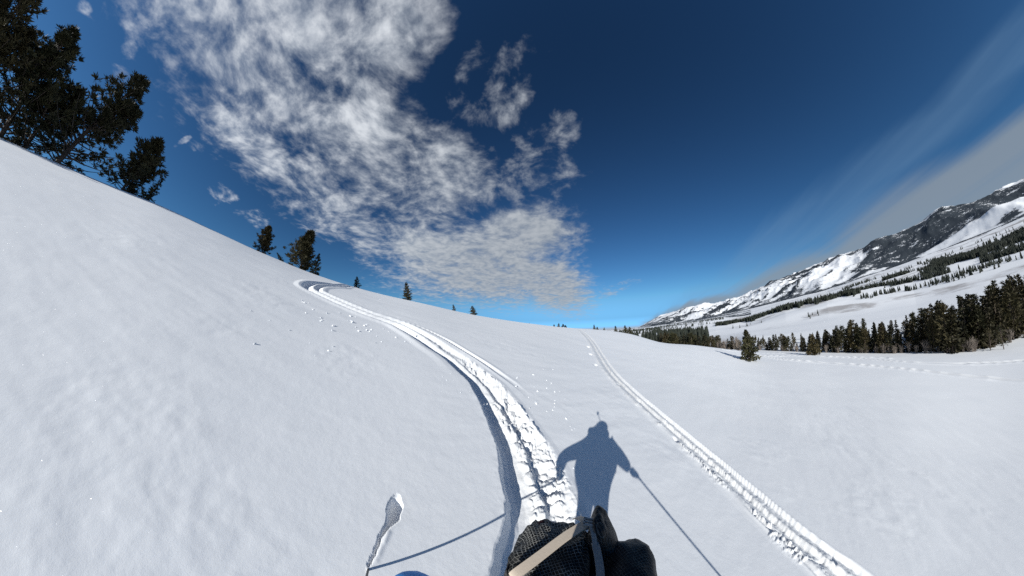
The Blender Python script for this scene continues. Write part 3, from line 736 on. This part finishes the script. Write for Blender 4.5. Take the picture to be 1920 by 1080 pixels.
def wood():
    rng = np.random.default_rng(5); n = 0; best = {}; front = {}
    grp = 'conifers of the wood along the far side of the meadow'
    rows = [(0, 4.2, 1.0), (9, 5.0, 1.05), (20, 6.5, 1.15), (34, 9.0, 1.25)]
    for back, gapx, hs in rows:
        x = 1238.0+rng.uniform(0, 5)
        while x < 1985:
            yb = np.interp(x, ex, [e[1] for e in EDGE]); yt = np.interp(x, ex, [e[2] for e in EDGE])
            a, eb = azalt(x, yb); _, et = azalt(x, yt)
            far = x < 1345
            r = (MEADOW/math.tan(R_(eb)) if not far else 150+rng.uniform(0, 30))
            r = min(r, 190) if far else np.clip(r, 60, 130)
            r = r+back*(1 if not far else 2.5)+rng.uniform(-2, 3)
            px, py = r*math.sin(R_(a)), r*math.cos(R_(a))
            z = snow_z(px, py)-.2 if r < 148 else float(valley_height(np.array([px]), np.array([py]))[0])-.3
            top = r*math.tan(R_(et))*1.0+CAM_H
            h = (top-z)*rng.uniform(.62, 1.06)*(1.0 if back == 0 else hs*.95)
            if far: h = (top-z)*rng.uniform(.88, 1.06)
            elif back == 0 and rng.uniform() < .35: h *= .62
            h = max(h, 2.6)
            if rng.uniform() < .14: h *= 1.12
            kind = rng.integers(0, 8)
            me, mats, nm = (fir[kind], FM, 'fir_tree') if kind < 5 else (pin[kind-5], PM, 'pine_tree')
            part = 'wood left of the lone pine' if x < 1400 else 'wood between lone and olive pine' if x < 1525 else 'wood right of the olive pine' if x < 1700 else 'tall dark right end of the wood'
            lb = ('pointed fir' if kind < 5 else 'broad pine')+(' in the front row of the ' if back == 0 else ' behind the front row of the ')+part
            ob = tree(nm, me, (px, py, z), (px+rng.normal(0, .02)*h, py+rng.normal(0, .02)*h, z+h), lb, cat='conifer', group=grp, mats=mats, spin=rng.uniform(0, 6.28), wide=rng.uniform(.85, 1.25)); n += 1
            if back == 0: front.setdefault(part, []).append((ob, kind))
            if back == 0 and (part not in best or h > best[part][0]): best[part] = (h, ob, kind)
            x += gapx*rng.uniform(.6, 1.5)*(1+.0015*max(0, x-1550)+ (1.2 if back else .6))
    ones = 'first second third fourth fifth sixth seventh eighth ninth tenth eleventh twelfth thirteenth fourteenth fifteenth sixteenth seventeenth eighteenth nineteenth twentieth'.split()
    for part, lst in front.items():
        for k, (ob, kind) in enumerate(lst[:20]): ob['label'] = ones[k]+' front-row conifer from the left in the '+part
    for part, (h, ob, kind) in best.items(): ob['label'] = 'tallest '+('fir' if kind < 5 else 'pine')+' in the front row of the '+part
    print('wood trees', n)
wood()
def shrub_mesh(seed, n=26, spread=.35):
    rng = np.random.default_rng(seed); A = Acc()
    for k in range(n):
        a = rng.uniform(0, 6.28); tilt = rng.uniform(.03, spread); h = rng.uniform(.6, 1.0); o = rng.normal(0, .06, 2)
        q = np.linspace(0, 1, 4); p = np.stack([o[0]+math.cos(a)*tilt*q*h, o[1]+math.sin(a)*tilt*q*h, q*h-.03], 1)
        A.add(*tube(p, .012*(1-.8*q), 3))
        for j in range(6):
            t = rng.uniform(.3, .95); s0 = np.array([np.interp(t, q, p[:, i]) for i in range(3)]); d = rng.normal(0, .5, 3)+np.array([math.cos(a)*.3, math.sin(a)*.3, .9])
            e = s0+d*rng.uniform(.10, .24); A.add(*tube(np.stack([s0, (s0+e)/2+rng.normal(0, .01, 3), e]), [.006, .004, .0015], 3))
    return A.mesh('bare_shrub')
def shrubs():
    rng = np.random.default_rng(9); ms = [shrub_mesh(300+k) for k in range(3)]+[shrub_mesh(310, 9, .14), shrub_mesh(311, 7, .12)]
    for m_ in ms: m_.materials.append(M_TWIG)
    def put(x, y, h, kind, dr=0.0, lab='leafless grey-brown shrub at the foot of the dark wood', grp='leafless shrubs along the foot of the wood'):
        a, e = azalt(x, y); r = MEADOW/math.tan(R_(e)) if x > 1345 else 150
        r = float(np.clip(r, 55, 160))+dr; px, py = r*math.sin(R_(a)), r*math.cos(R_(a))
        z = snow_z(px, py)-.05 if r < 148 else float(valley_height(np.array([px]), np.array([py]))[0])-.2
        o = link('bare_shrub', ms[kind]); o.location = (px, py, z); o.scale = (h*rng.uniform(.9, 1.3),)*2+(h,); o.rotation_euler = (0, 0, rng.uniform(0, 6.28))
        tag(o, lab+(', left of the olive pine' if x < 1525 else ', right of the olive pine' if x < 1700 else ', at its tall right end'), 'shrub', grp)
    for k in range(46):
        x = rng.uniform(1345, 1900); y = np.interp(x, ex, [e[1] for e in EDGE])+rng.uniform(-.5, 1.2)
        put(x, y, rng.uniform(1.0, 2.6), rng.integers(0, 3), -1.5)
    for k in range(16):
        x = rng.choice([1348, 1352, 1356, 1362, 1370, 1376, 1384])+rng.normal(0, 4); y = np.interp(x, ex, [e[1] for e in EDGE])
        put(x, y, rng.uniform(4.5, 6.5), rng.integers(3, 5), -2, 'slender leafless aspen with pale stems in front of the wood', 'bare aspens in front of the wood')
shrubs()
for k, (x, yb, yt) in enumerate([(1090, 619, 612)]):
    pass

# far woods: too many and too small to tell apart
def far_woods():
    rng = np.random.default_rng(12); X = []; Y = []; Hh = []
    def band(n, az0, az1, r0, r1, h0, h1, thr=None, seed=0, sc=60):
        a = rng.uniform(az0, az1, n); t = rng.uniform(0, 1, n)
        r = np.interp(a, [az0, az1], [r0[0], r0[1]])*(1-t)+np.interp(a, [az0, az1], [r1[0], r1[1]])*t
        r = r*(1+.10*fbm(a*.45, a*0+seed, 3, 60+seed)+.03*fbm(a*2.1, a*0+seed, 2, 70+seed))
        x = r*np.sin(np.radians(a)); y = r*np.cos(np.radians(a))
        k = np.ones(n, bool) if thr is None else fbm(x/sc, y/sc, 3, seed) > thr
        X.append(x[k]); Y.append(y[k]); Hh.append(rng.uniform(h0, h1, k.sum()))
    band(3800, 54, 83, (680, 700), (790, 810), 6, 13, -.12, 1)          # crest of the white hill
    band(500, 66, 82, (690, 700), (790, 830), 8, 16)
    band(70, 82.5, 91.5, (560, 570), (600, 600), 6, 10)                   # scattered row
    band(2400, 83, 112, (760, 660), (920, 820), 5, 12, .06, 2)            # wood on the shelf at right
    band(2600, 84, 97, (960, 900), (1050, 1200), 7, 13, -.2, 3, 110); band(6000, 94, 112, (930, 880), (1250, 1380), 7, 14, -.25, 13, 110)
    band(700, 80, 112, (1350, 1300), (1700, 1700), 10, 16, .05, 4, 120)
    band(260, 92, 112, (520, 480), (620, 560), 5, 9, .05, 5)
    band(700, 27, 52, (185, 200), (330, 360), 13, 21, -.2, 6)             # beyond the near crest
    band(900, 27, 50, (420, 460), (800, 800), 9, 15, .08, 7, 80)
    band(1200, 30, 56, (900, 1000), (2400, 2400), 9, 14, .05, 8, 160)
    band(60, 55, 76, (330, 400), (600, 620), 4, 8, .25, 9)
    x = np.concatenate(X); y = np.concatenate(Y); h = np.concatenate(Hh); z = valley_height(x, y); n = len(x)
    ns = 5; tiers = [(.02, .19, .5), (.25, .16, .75), (.52, .11, 1.0)]
    V = []; Fc = []
    base = 0
    for z0, rr, z1 in tiers:
        th = np.linspace(0, 2*math.pi, ns, endpoint=False)[None]+rng.uniform(0, 6, (n, 1))
        rad = h[:, None]*rr*rng.uniform(.7, 1.3, (n, ns))
        ring = np.stack([x[:, None]+rad*np.cos(th), y[:, None]+rad*np.sin(th), z[:, None]+h[:, None]*(z0+rng.uniform(-.05, .05, (n, ns)))], -1)
        apex = np.stack([x, y, z+h*z1], -1)[:, None]
        vv = np.concatenate([ring, apex], 1)            # n, ns+1, 3
        i = base+np.arange(n)[:, None]*(ns+1); k = np.arange(ns)[None]
        Fc.append(np.stack([i+k, i+(k+1) % ns, i+ns+0*k], -1).reshape(-1, 3)); V.append(vv.reshape(-1, 3)); base += n*(ns+1)
    me = mesh_np('far_woods', np.concatenate(V), np.concatenate(Fc), False)
    tag(link('far_woods', me, None, foliage_material('far_needles', (.010, .014, .011, 1), (.028, .032, .022, 1))), kind='stuff', label='distant conifer woods scattered over the white hills', cat=None)
    print('far trees', n)
far_woods()

# ------------------------------------------------------------------ the skier (seen from above and behind: pack, sleeve, pole, shadow)
BK = np.array([anti[0], anti[1]])/math.hypot(anti[0], anti[1])      # behind the skier = away from the sun
SD = np.array([BK[1], -BK[0]])                                      # to the skier's left = right in the picture
def B(u, b, z): return Vector((SD[0]*u+BK[0]*b, SD[1]*u+BK[1]*b, z))
def cloth(name, a, b2, rough=.75, scale=30, bump=.15):
    m, g, bs = new_mat(name); tc = g.node('ShaderNodeTexCoord')
    n = g.noise(tc.outputs['Object'], scale, 4, .6); g.put(bs.inputs['Base Color'], g.mix(n, a, b2)); bs.inputs['Roughness'].default_value = rough
    bs.inputs['Specular IOR Level'].default_value = .3
    bp = g.node('ShaderNodeBump'); bp.inputs['Strength'].default_value = bump; bp.inputs['Distance'].default_value = .01
    g.put(bp.inputs['Height'], n); g.put(bs.inputs['Normal'], bp.outputs[0]); return m
M_JACKET = cloth('blue_jacket', (.003, .19, .56, 1), (.005, .24, .64, 1), .6)
M_TROUSER = cloth('dark_trousers', (.02, .022, .026, 1), (.04, .042, .046, 1))
M_BLACK = cloth('black_fabric', (.006, .006, .007, 1), (.014, .013, .015, 1), .7)
M_BOOT = cloth('boot_shell', (.03, .03, .03, 1), (.05, .05, .05, 1), .4)
M_WEB = cloth('beige_webbing', (.47, .395, .315, 1), (.54, .46, .375, 1), .8, 160, .06)
M_WEBG = cloth('grey_webbing', (.20, .21, .21, 1), (.27, .28, .275, 1), .8, 160, .3)
M_MAROON = cloth('maroon_fabric', (.035, .008, .010, 1), (.06, .016, .018, 1))
M_SKIN = cloth('skin', (.55, .33, .24, 1), (.62, .38, .28, 1), .5, 40, .05)
def metal(name, c, rough=.35, me=1.0):
    m, g, b = new_mat(name); tc = g.node('ShaderNodeTexCoord')
    g.put(b.inputs['Base Color'], g.mix(g.noise(tc.outputs['Object'], 60, 3), c, tuple(v*.8 for v in c[:3])+(1,))); b.inputs['Roughness'].default_value = rough; b.inputs['Metallic'].default_value = me; return m
M_POLE = metal('pole_shaft', (.03, .03, .032, 1), .35, .6)
M_BUCKLE = metal('grey_plastic', (.34, .35, .35, 1), .5, 0)
M_DARKPL = metal('dark_plastic', (.02, .02, .022, 1), .45, 0)
M_SKI = metal('ski_topsheet', (.05, .06, .08, 1), .4, 0)
def grid_fabric(name, line_c):
    m, g, b = new_mat(name); uv = g.node('ShaderNodeUVMap')
    x, y, _ = g.sep(uv.outputs[0])
    def line(t): return g.rng(g.m('ABSOLUTE', g.m('SUBTRACT', g.m('FRACT', t), .5)), .40, .46)
    ln = g.m('MAXIMUM', line(x), line(y)); tc = g.node('ShaderNodeTexCoord')
    wear = g.rng(g.noise(tc.outputs['Object'], 7, 3, .6), .38, .56, .22, 1.0)
    g.put(b.inputs['Base Color'], g.mix(g.m('MULTIPLY', ln, wear), (.0035, .0035, .004, 1), line_c))
    b.inputs['Roughness'].default_value = .55; b.inputs['Specular IOR Level'].default_value = .3
    bp = g.node('ShaderNodeBump'); bp.inputs['Strength'].default_value = .35; bp.inputs['Distance'].default_value = .02
    g.put(bp.inputs['Height'], g.noise(tc.outputs['Object'], 22, 5, .6)); g.put(b.inputs['Normal'], bp.outputs[0]); return m
M_GRID = grid_fabric('ripstop_grid', (.27, .27, .255, 1)); M_GRIDF = grid_fabric('ripstop_grid_faint', (.10, .10, .095, 1))
def skin_mesh(name, verts, edges, radii, root=0, sub=2):
    me = bpy.data.meshes.new(name+'_cage'); me.from_pydata([tuple(v) for v in verts], edges, [])
    o = bpy.data.objects.new(name+'_cage', me); COL.objects.link(o)
    md = o.modifiers.new('skin', 'SKIN'); md.use_smooth_shade = True
    for i, r in enumerate(radii):
        sv = me.skin_vertices[0].data[i]; sv.radius = (r, r) if np.isscalar(r) else r; sv.use_root = (i == root)
    sb = o.modifiers.new('sub', 'SUBSURF'); sb.levels = sub; sb.render_levels = sub
    dg = bpy.context.evaluated_depsgraph_get(); out = bpy.data.meshes.new_from_object(o.evaluated_get(dg)); out.name = name
    bpy.data.objects.remove(o); bpy.data.meshes.remove(me)
    for p in out.polygons: p.use_smooth = True
    return out
FOOT = {}
def ski_line(off):
    """both skis run down the trench; off is across the travel"""
    return off
def build_person():
    J = {}
    V = []; Rr = []; Ed = []
    def j(n, p, r, frm=None):
        V.append(B(*p)); Rr.append(r); J[n] = len(V)-1
        if frm: Ed.append((J[frm], J[n]))
    gl = lambda u, b: ground_z(*B(u, b, 0)[:2])
    j('pelvis', (.055, .08, 1.0), (.42, .2)); j('waist', (.055, .09, 1.16), (.40, .19), 'pelvis'); j('chest', (.055, .09, 1.36), (.36, .18), 'waist')
    j('upper', (.06, .08, 1.49), (.26, .14), 'chest'); j('neck', (.07, .05, 1.585), .065, 'upper'); j('skull', (.085, .04, 1.71), .105, 'neck'); j('crown', (.09, .045, 1.78), .085, 'skull')
    # left arm, held out (right in the picture)
    j('shl', (.26, .08, 1.42), .135, 'upper'); j('ebl', (.455, .05, 1.25), .115, 'shl'); j('wrl', (.615, .0, 1.10), .064, 'ebl')
    # right arm, elbow back and out, hand forward
    j('shr', (-.16, .10, 1.42), .135, 'upper'); j('ebr', (-.50, .28, 1.235), .105, 'shr'); j('wrr', (-.47, .02, 1.17), .064, 'ebr')
    for sgn, nm, hu, hb in ((1, 'l', .155, -.02), (-1, 'r', -.045, .08)):
        z = gl(hu, hb)+.09
        j('hip'+nm, (.05+sgn*.10, .08, .92), .105, 'pelvis'); j('knee'+nm, ((.05+sgn*.10+hu)/2, hb-.13, (.92+z)/2-.02), .078, 'hip'+nm); j('ank'+nm, (hu, hb+.02, z+.12), .056, 'knee'+nm)
    me = skin_mesh('person', V, Ed, Rr)
    o = link('person', me, None, M_JACKET)
    me.materials.append(M_TROUSER); me.materials.append(M_SKIN)
    for p in me.polygons:
        z = p.center.z; p.material_index = 1 if z < .93 else (2 if z > 1.60 else 0)
    tag(o, 'skier in a blue jacket holding two poles, mostly seen as a shadow on the snow', 'person')
    def ball(name, c, r, mt, sc=(1, 1, 1), seg=20):
        bm = bmesh.new(); bmesh.ops.create_uvsphere(bm, u_segments=seg, v_segments=seg//2, radius=1.0)
        for v in bm.verts: v.co = B(c[0]+v.co.x*r*sc[0], c[1]+v.co.y*r*sc[1], c[2]+v.co.z*r*sc[2])
        return link(name, bm_mesh(name, bm, True), o, mt)
    bm = bmesh.new(); bmesh.ops.create_uvsphere(bm, u_segments=24, v_segments=14, radius=1.0)
    bmesh.ops.delete(bm, geom=[v for v in bm.verts if v.co.z < -.35], context='VERTS')
    for v in bm.verts: v.co = B(.105+v.co.x*.14, .055+v.co.y*.145, 1.755+v.co.z*.125)
    link('helmet', bm_mesh('helmet', bm, True), o, M_BLACK)
    ball('hood', (.07, .10, 1.60), .19, M_JACKET, (1.05, .75, .8)); ball('jacket_yoke', (.05, .10, 1.40), .14, M_JACKET, (2.7, 1.1, 1.15)); ball('goggles', (.09, -.065, 1.735), .06, M_DARKPL, (1.35, .6, .75)); ball('nose', (.088, -.085, 1.685), .017, M_SKIN, (1, 1.2, 1.2))
    def glove(wr, fw, grip):
        """five fingers closed round a pole grip"""
        w = Vector(B(*wr)); f = Vector(B(*fw)).normalized() if False else (B(*fw)-B(0, 0, 0)).normalized(); ax = grip.normalized(); sdv = ax.cross(f).normalized()
        Vv = [w, w+f*.045, w+f*.085]; Rv = [.040, .043, .040]; E = [(0, 1), (1, 2)]
        for k in range(4):
            b0 = w+f*.085+ax*(.033-.022*k); ln = (.040, .045, .042, .034)[k]
            i = len(Vv); Vv += [b0, b0+f*ln*.8+sdv*.012, b0+f*ln*.8+sdv*.046, b0+f*ln*.1+sdv*.055]; Rv += [.0115, .0105, .010, .009]; E += [(2, i), (i, i+1), (i+1, i+2), (i+2, i+3)]
        i = len(Vv); Vv += [w+f*.035+ax*.035+sdv*.02, w+f*.065+ax*.045+sdv*.045, w+f*.09+ax*.03+sdv*.055]; Rv += [.014, .012, .010]; E += [(1, i), (i, i+1), (i+1, i+2)]
        link('glove', skin_mesh('glove', Vv, E, Rv, 0, 1), o, M_BLACK)
        return w+f*.10+sdv*.025
    # poles: tip of the right one stands in its drag groove, the left one is swinging free
    tipR = Vector(ground_at(691, 1061)); tipR.z = ground_z(tipR.x, tipR.y); tipR += (tipR-B(-.47, .02, 1.17)).normalized()*.12
    gR = glove((-.47, .02, 1.17), (.05, -1, -.05), B(-.47, .02, 1.17)-tipR)
    tipL = B(1.66, .08, -.05); gL = glove((.615, .0, 1.10), (.6, -.35, -.55), B(.62, 0, 1.1)-tipL)
    for hand, tip, lb in ((gR, tipR, 'ski pole planted at the lower left, at the end of its drag groove'), (gL, tipL, 'ski pole held out in the other hand, casting the long straight shadow')):
        d = (hand-tip).normalized(); top = hand+d*.07; L = (top-tip).length
        root = empty('ski_pole', tip); root.rotation_mode = 'QUATERNION'; root.rotation_quaternion = Vector((0, 0, 1)).rotation_difference(d); tag(root, lb, 'ski pole')
        A = Acc(); A.add(*tube([(0, 0, .0), (0, 0, .03), (0, 0, L*.55), (0, 0, L*.56), (0, 0, L-.16)], [.004, .008, .010, .011, .011], 12)); link('shaft', A.mesh('shaft'), root, M_POLE)
        A = Acc(); A.add(*tube([(0, 0, L-.17), (0, 0, L-.12), (0, 0, L-.02), (0, 0, L), (0, 0, L+.008)], [.012, .017, .016, .019, .006], 12)); link('grip', A.mesh('grip'), root, M_BLACK)
        A = Acc(); A.add(*tube([(0, 0, .055), (0, 0, .062), (0, 0, .068), (0, 0, .075)], [.008, .046, .046, .008], 16)); link('basket', A.mesh('basket'), root, M_DARKPL)
    # skis and boots, down in the trench
    for nm, hu, hb in (('l', .155, -.02), ('r', -.045, .08)):
        c = B(hu, hb, 0); n = 24; yy = np.linspace(-.88, .86, n); A = []; 
        hz = [ground_z(c.x, c.y+t) for t in (-.8, -.3, 0, .3, .8)]; z0 = np.polyfit([-.8, -.3, 0, .3, .8], hz, 1)
        bm = bmesh.new(); prev = None
        for t in yy:
            wd = .044+.012*abs(t/.87)**2; 
            if t < -.74: wd *= max(.15, 1-((-.74-t)/.14)**2)
            zz = z0[1]+z0[0]*t+.045+(.09*((-.66-t)/.22)**2 if t < -.66 else 0)
            ring = [bm.verts.new((c.x+sx*wd, c.y+t, zz+dz)) for sx, dz in ((-1, 0), (1, 0), (1, .014), (-1, .014))]
            if prev:
                for k in range(4): bm.faces.new((prev[k], prev[(k+1) % 4], ring[(k+1) % 4], ring[k]))
            else: bm.faces.new(ring[::-1])
            prev = ring
        bm.faces.new(prev); sk = link('ski', bm_mesh('ski', bm), None, M_SKI); tag(sk, 'ski under the skier in the trench, on the side of '+('the out-held pole' if nm == 'l' else 'the planted pole'), 'ski')
        A = Acc(); zf = z0[1]+.06
        A.add(*tube([(c.x, c.y+.07, zf+.30), (c.x, c.y+.05, zf+.14), (c.x, c.y+.0, zf+.06)], [.068, .064, .06], 12)); A.add(*tube([(c.x, c.y+.11, zf+.045), (c.x, c.y-.02, zf+.05), (c.x, c.y-.16, zf+.04), (c.x, c.y-.19, zf+.035)], [.05, .055, .045, .02], 12))
        link('boot', A.mesh('boot'), o, M_BOOT)
    return o
PERSON = build_person()

def build_pack():
    root = empty('backpack', B(.04, .36, .80)); tag(root, 'black ripstop backpack with pale grid lines, beige strap and rolled top', 'backpack')
    inv = Vector(root.location)
    def lobe(name, c, half, mt, nu=44, nv=26, e=.62, folds=.012, seed=0, cell=.0085, parent=root, lean=(0, 0), pinch=0.0, fs=7.0):
        """pillow-shaped bag panel: superellipsoid with fabric folds; uv in grid cells"""
        bm = bmesh.new(); uvl = bm.loops.layers.uv.new('UVMap'); G = []
        sp = lambda t, k: math.copysign(abs(t)**k, t)
        for i in range(nv+1):
            ph = -math.pi/2+math.pi*i/nv; row = []
            for jx in range(nu):
                th = 2*math.pi*jx/nu
                x = sp(math.cos(ph), e)*sp(math.cos(th), e); y = sp(math.cos(ph), e)*sp(math.sin(th), e); z = sp(math.sin(ph), e)
                top = max(0, z); x *= 1-pinch*top
                f = mnoise.fractal(Vector((x*half[0]*fs*4+seed, y*half[1]*fs*4, z*half[2]*fs*3)), 1.0, 2.0, 4)
                k = 1+folds*f/min(half)
                row.append((bm.verts.new(B(c[0]+x*half[0]*k+lean[0]*z*half[2], c[1]+y*half[1]*k+lean[1]*z*half[2], c[2]+z*half[2]*k)-inv), (x*half[0], y*half[1], z*half[2])))
            G.append(row)
        for i in range(nv):
            for jx in range(nu):
                q = [G[i][jx], G[i][(jx+1) % nu], G[i+1][(jx+1) % nu], G[i+1][jx]]
                try: f = bm.faces.new([v for v, _ in q])
                except ValueError: continue
                f.smooth = True
                for lp, (_, p) in zip(f.loops, q):
                    # unroll: across, and down over the back
                    a = p[0]*math.cos(.6)+p[1]*math.sin(.6); b_ = -p[0]*math.sin(.6)+p[1]*math.cos(.6)-p[2]*.9
                    lp[uvl].uv = (a/cell, b_/cell)
        bmesh.ops.remove_doubles(bm, verts=bm.verts, dist=1e-5)
        return link(name, bm_mesh(name, bm, True), parent, mt)
    def strap(name, pts, wdt, mt, normal=(0, 0, 1), thick=.003, parent=root, n=14):
        """flat webbing through points given in (u, b, z)"""
        P = [B(*p) for p in pts]; bm = bmesh.new(); prev = None; out = []
        for k in range(len(P)-1):
            p0, p1, p2, p3 = P[max(k-1, 0)], P[k], P[k+1], P[min(k+2, len(P)-1)]
            for t in np.linspace(0, 1, n, endpoint=False):
                out.append(.5*((2*p1)+(p2-p0)*t+(2*p0-5*p1+4*p2-p3)*t*t+(3*p1-p0-3*p2+p3)*t**3))
        out.append(P[-1]); nn = B(*normal)-B(0, 0, 0)
        for k, p in enumerate(out):
            d = (out[min(k+1, len(out)-1)]-out[max(k-1, 0)]).normalized(); s = d.cross(nn).normalized(); u = s.cross(d).normalized()
            ring = [bm.verts.new(p-inv+s*wdt*.5*a+u*thick*c) for a, c in ((-1, 0), (1, 0), (1, 1), (-1, 1))]
            if prev:
                for q in range(4): bm.faces.new((prev[q], prev[(q+1) % 4], ring[(q+1) % 4], ring[q]))
            else: bm.faces.new(ring[::-1])
            prev = ring
        bm.faces.new(prev); return link(name, bm_mesh(name, bm), parent, mt)
    lobe('main_bag', (.02, .33, 1.16), (.17, .19, .36), M_GRIDF, 60, 40, .55, .008, 1)
    lobe('top_flap', (-.075, .43, 1.50), (.105, .125, .075), M_GRID, 60, 34, .50, .012, 5)
    lobe('rolled_top', (.055, .525, 1.535), (.048, .062, .10), M_GRIDF, 40, 28, .7, .008, 9, pinch=.55, lean=(-.25, .12), fs=4)
    lobe('side_bulge', (.135, .43, 1.43), (.085, .135, .13), M_GRIDF, 48, 30, .68, .006, 13, fs=4.5)
    lobe('maroon_pad', (-.125, .535, 1.535), (.028, .022, .022), M_MAROON, 24, 14, .85, .005, 17)
    lobe('maroon_pad', (-.165, .475, 1.53), (.020, .035, .018), M_MAROON, 24, 14, .85, .006, 19)
    strap('strap', [(-.138, .307, 1.585), (-.128, .323, 1.602), (-.06, .438, 1.612), (-.006, .509, 1.612), (.012, .53, 1.60)], .027, M_WEB)
    strap('strap', [(.008, .50, 1.605), (-.008, .527, 1.607), (-.026, .552, 1.59), (-.036, .565, 1.57)], .022, M_WEB)
    strap('strap', [(.03, .462, 1.60), (.036, .445, 1.60), (.047, .41, 1.592), (.056, .37, 1.58), (.06, .30, 1.56)], .020, M_WEBG)
    strap('strap', [(.012, .535, 1.612), (.014, .505, 1.622), (.026, .47, 1.61), (.032, .45, 1.60)], .013, M_WEBG)
    # ladder-lock buckle
    bm = bmesh.new()
    for du, db, su, sb in ((-.017, 0, .003, .016), (.017, 0, .003, .016), (0, .014, .02, .003), (0, -.014, .02, .003), (0, 0, .018, .0025)):
        q = bmesh.ops.create_cube(bm, size=1.0)['verts']
        for v in q: v.co = B(.006+du*.8+v.co.x*su*1.6, .512+db*.8+v.co.y*sb*1.6, 1.625+v.co.z*.006)-inv
    link('buckle', bm_mesh('buckle', bm), root, M_BUCKLE)
    lobe('side_buckle', (-.165, .36, 1.52), (.012, .03, .03), M_DARKPL, 16, 10, .6, .002, 23)
    strap('strap', [(-.165, .33, 1.56), (-.17, .37, 1.545), (-.175, .40, 1.50), (-.19, .385, 1.47)], .02, M_BLACK, (1, 0, .3))
    strap('hip_belt', [(.20, .30, 1.02), (.27, .28, 1.02), (.36, .27, 1.01)], .05, M_BLACK, (0, 1, 0), .01)
    for s in (-1, 1): strap('shoulder_strap', [(.05+s*.09, .26, 1.50), (.05+s*.11, .12, 1.575), (.05+s*.12, -.03, 1.50), (.05+s*.11, -.09, 1.30)], .06, M_BLACK, (0, -.2, 1), .012)
build_pack()
def build_camera_stick():
    top = Vector((-.016, -.036, 2.10)); bot = B(.08, .13, 1.83)
    root = empty('selfie_stick', bot); tag(root, 'thin camera stick standing up behind the head of the skier', 'stick')
    A = Acc(); A.add(*tube([(0, 0, 0), tuple((top-bot)*.6), tuple(top-bot)], [.010, .008, .007], 10)); link('pole', A.mesh('pole'), root, M_POLE)
    bm = bmesh.new(); q = bmesh.ops.create_cube(bm, size=1.0)['verts']
    for v in q: v.co = (top-bot)+Vector((v.co.x*.046, v.co.y*.028, v.co.z*.09+.02))
    bmesh.ops.bevel(bm, geom=bm.edges[:], offset=.008, segments=2, affect='EDGES'); link('camera_body', bm_mesh('camera_body', bm), root, M_DARKPL)
build_camera_stick()
print('tris unique', sum(len(m.loops)-2*len(m.polygons) for m in bpy.data.meshes)) if False else None
if False: print(sum(len(o.data.loops)-2*len(o.data.polygons) for o in scn.objects if o.type=='MESH'))
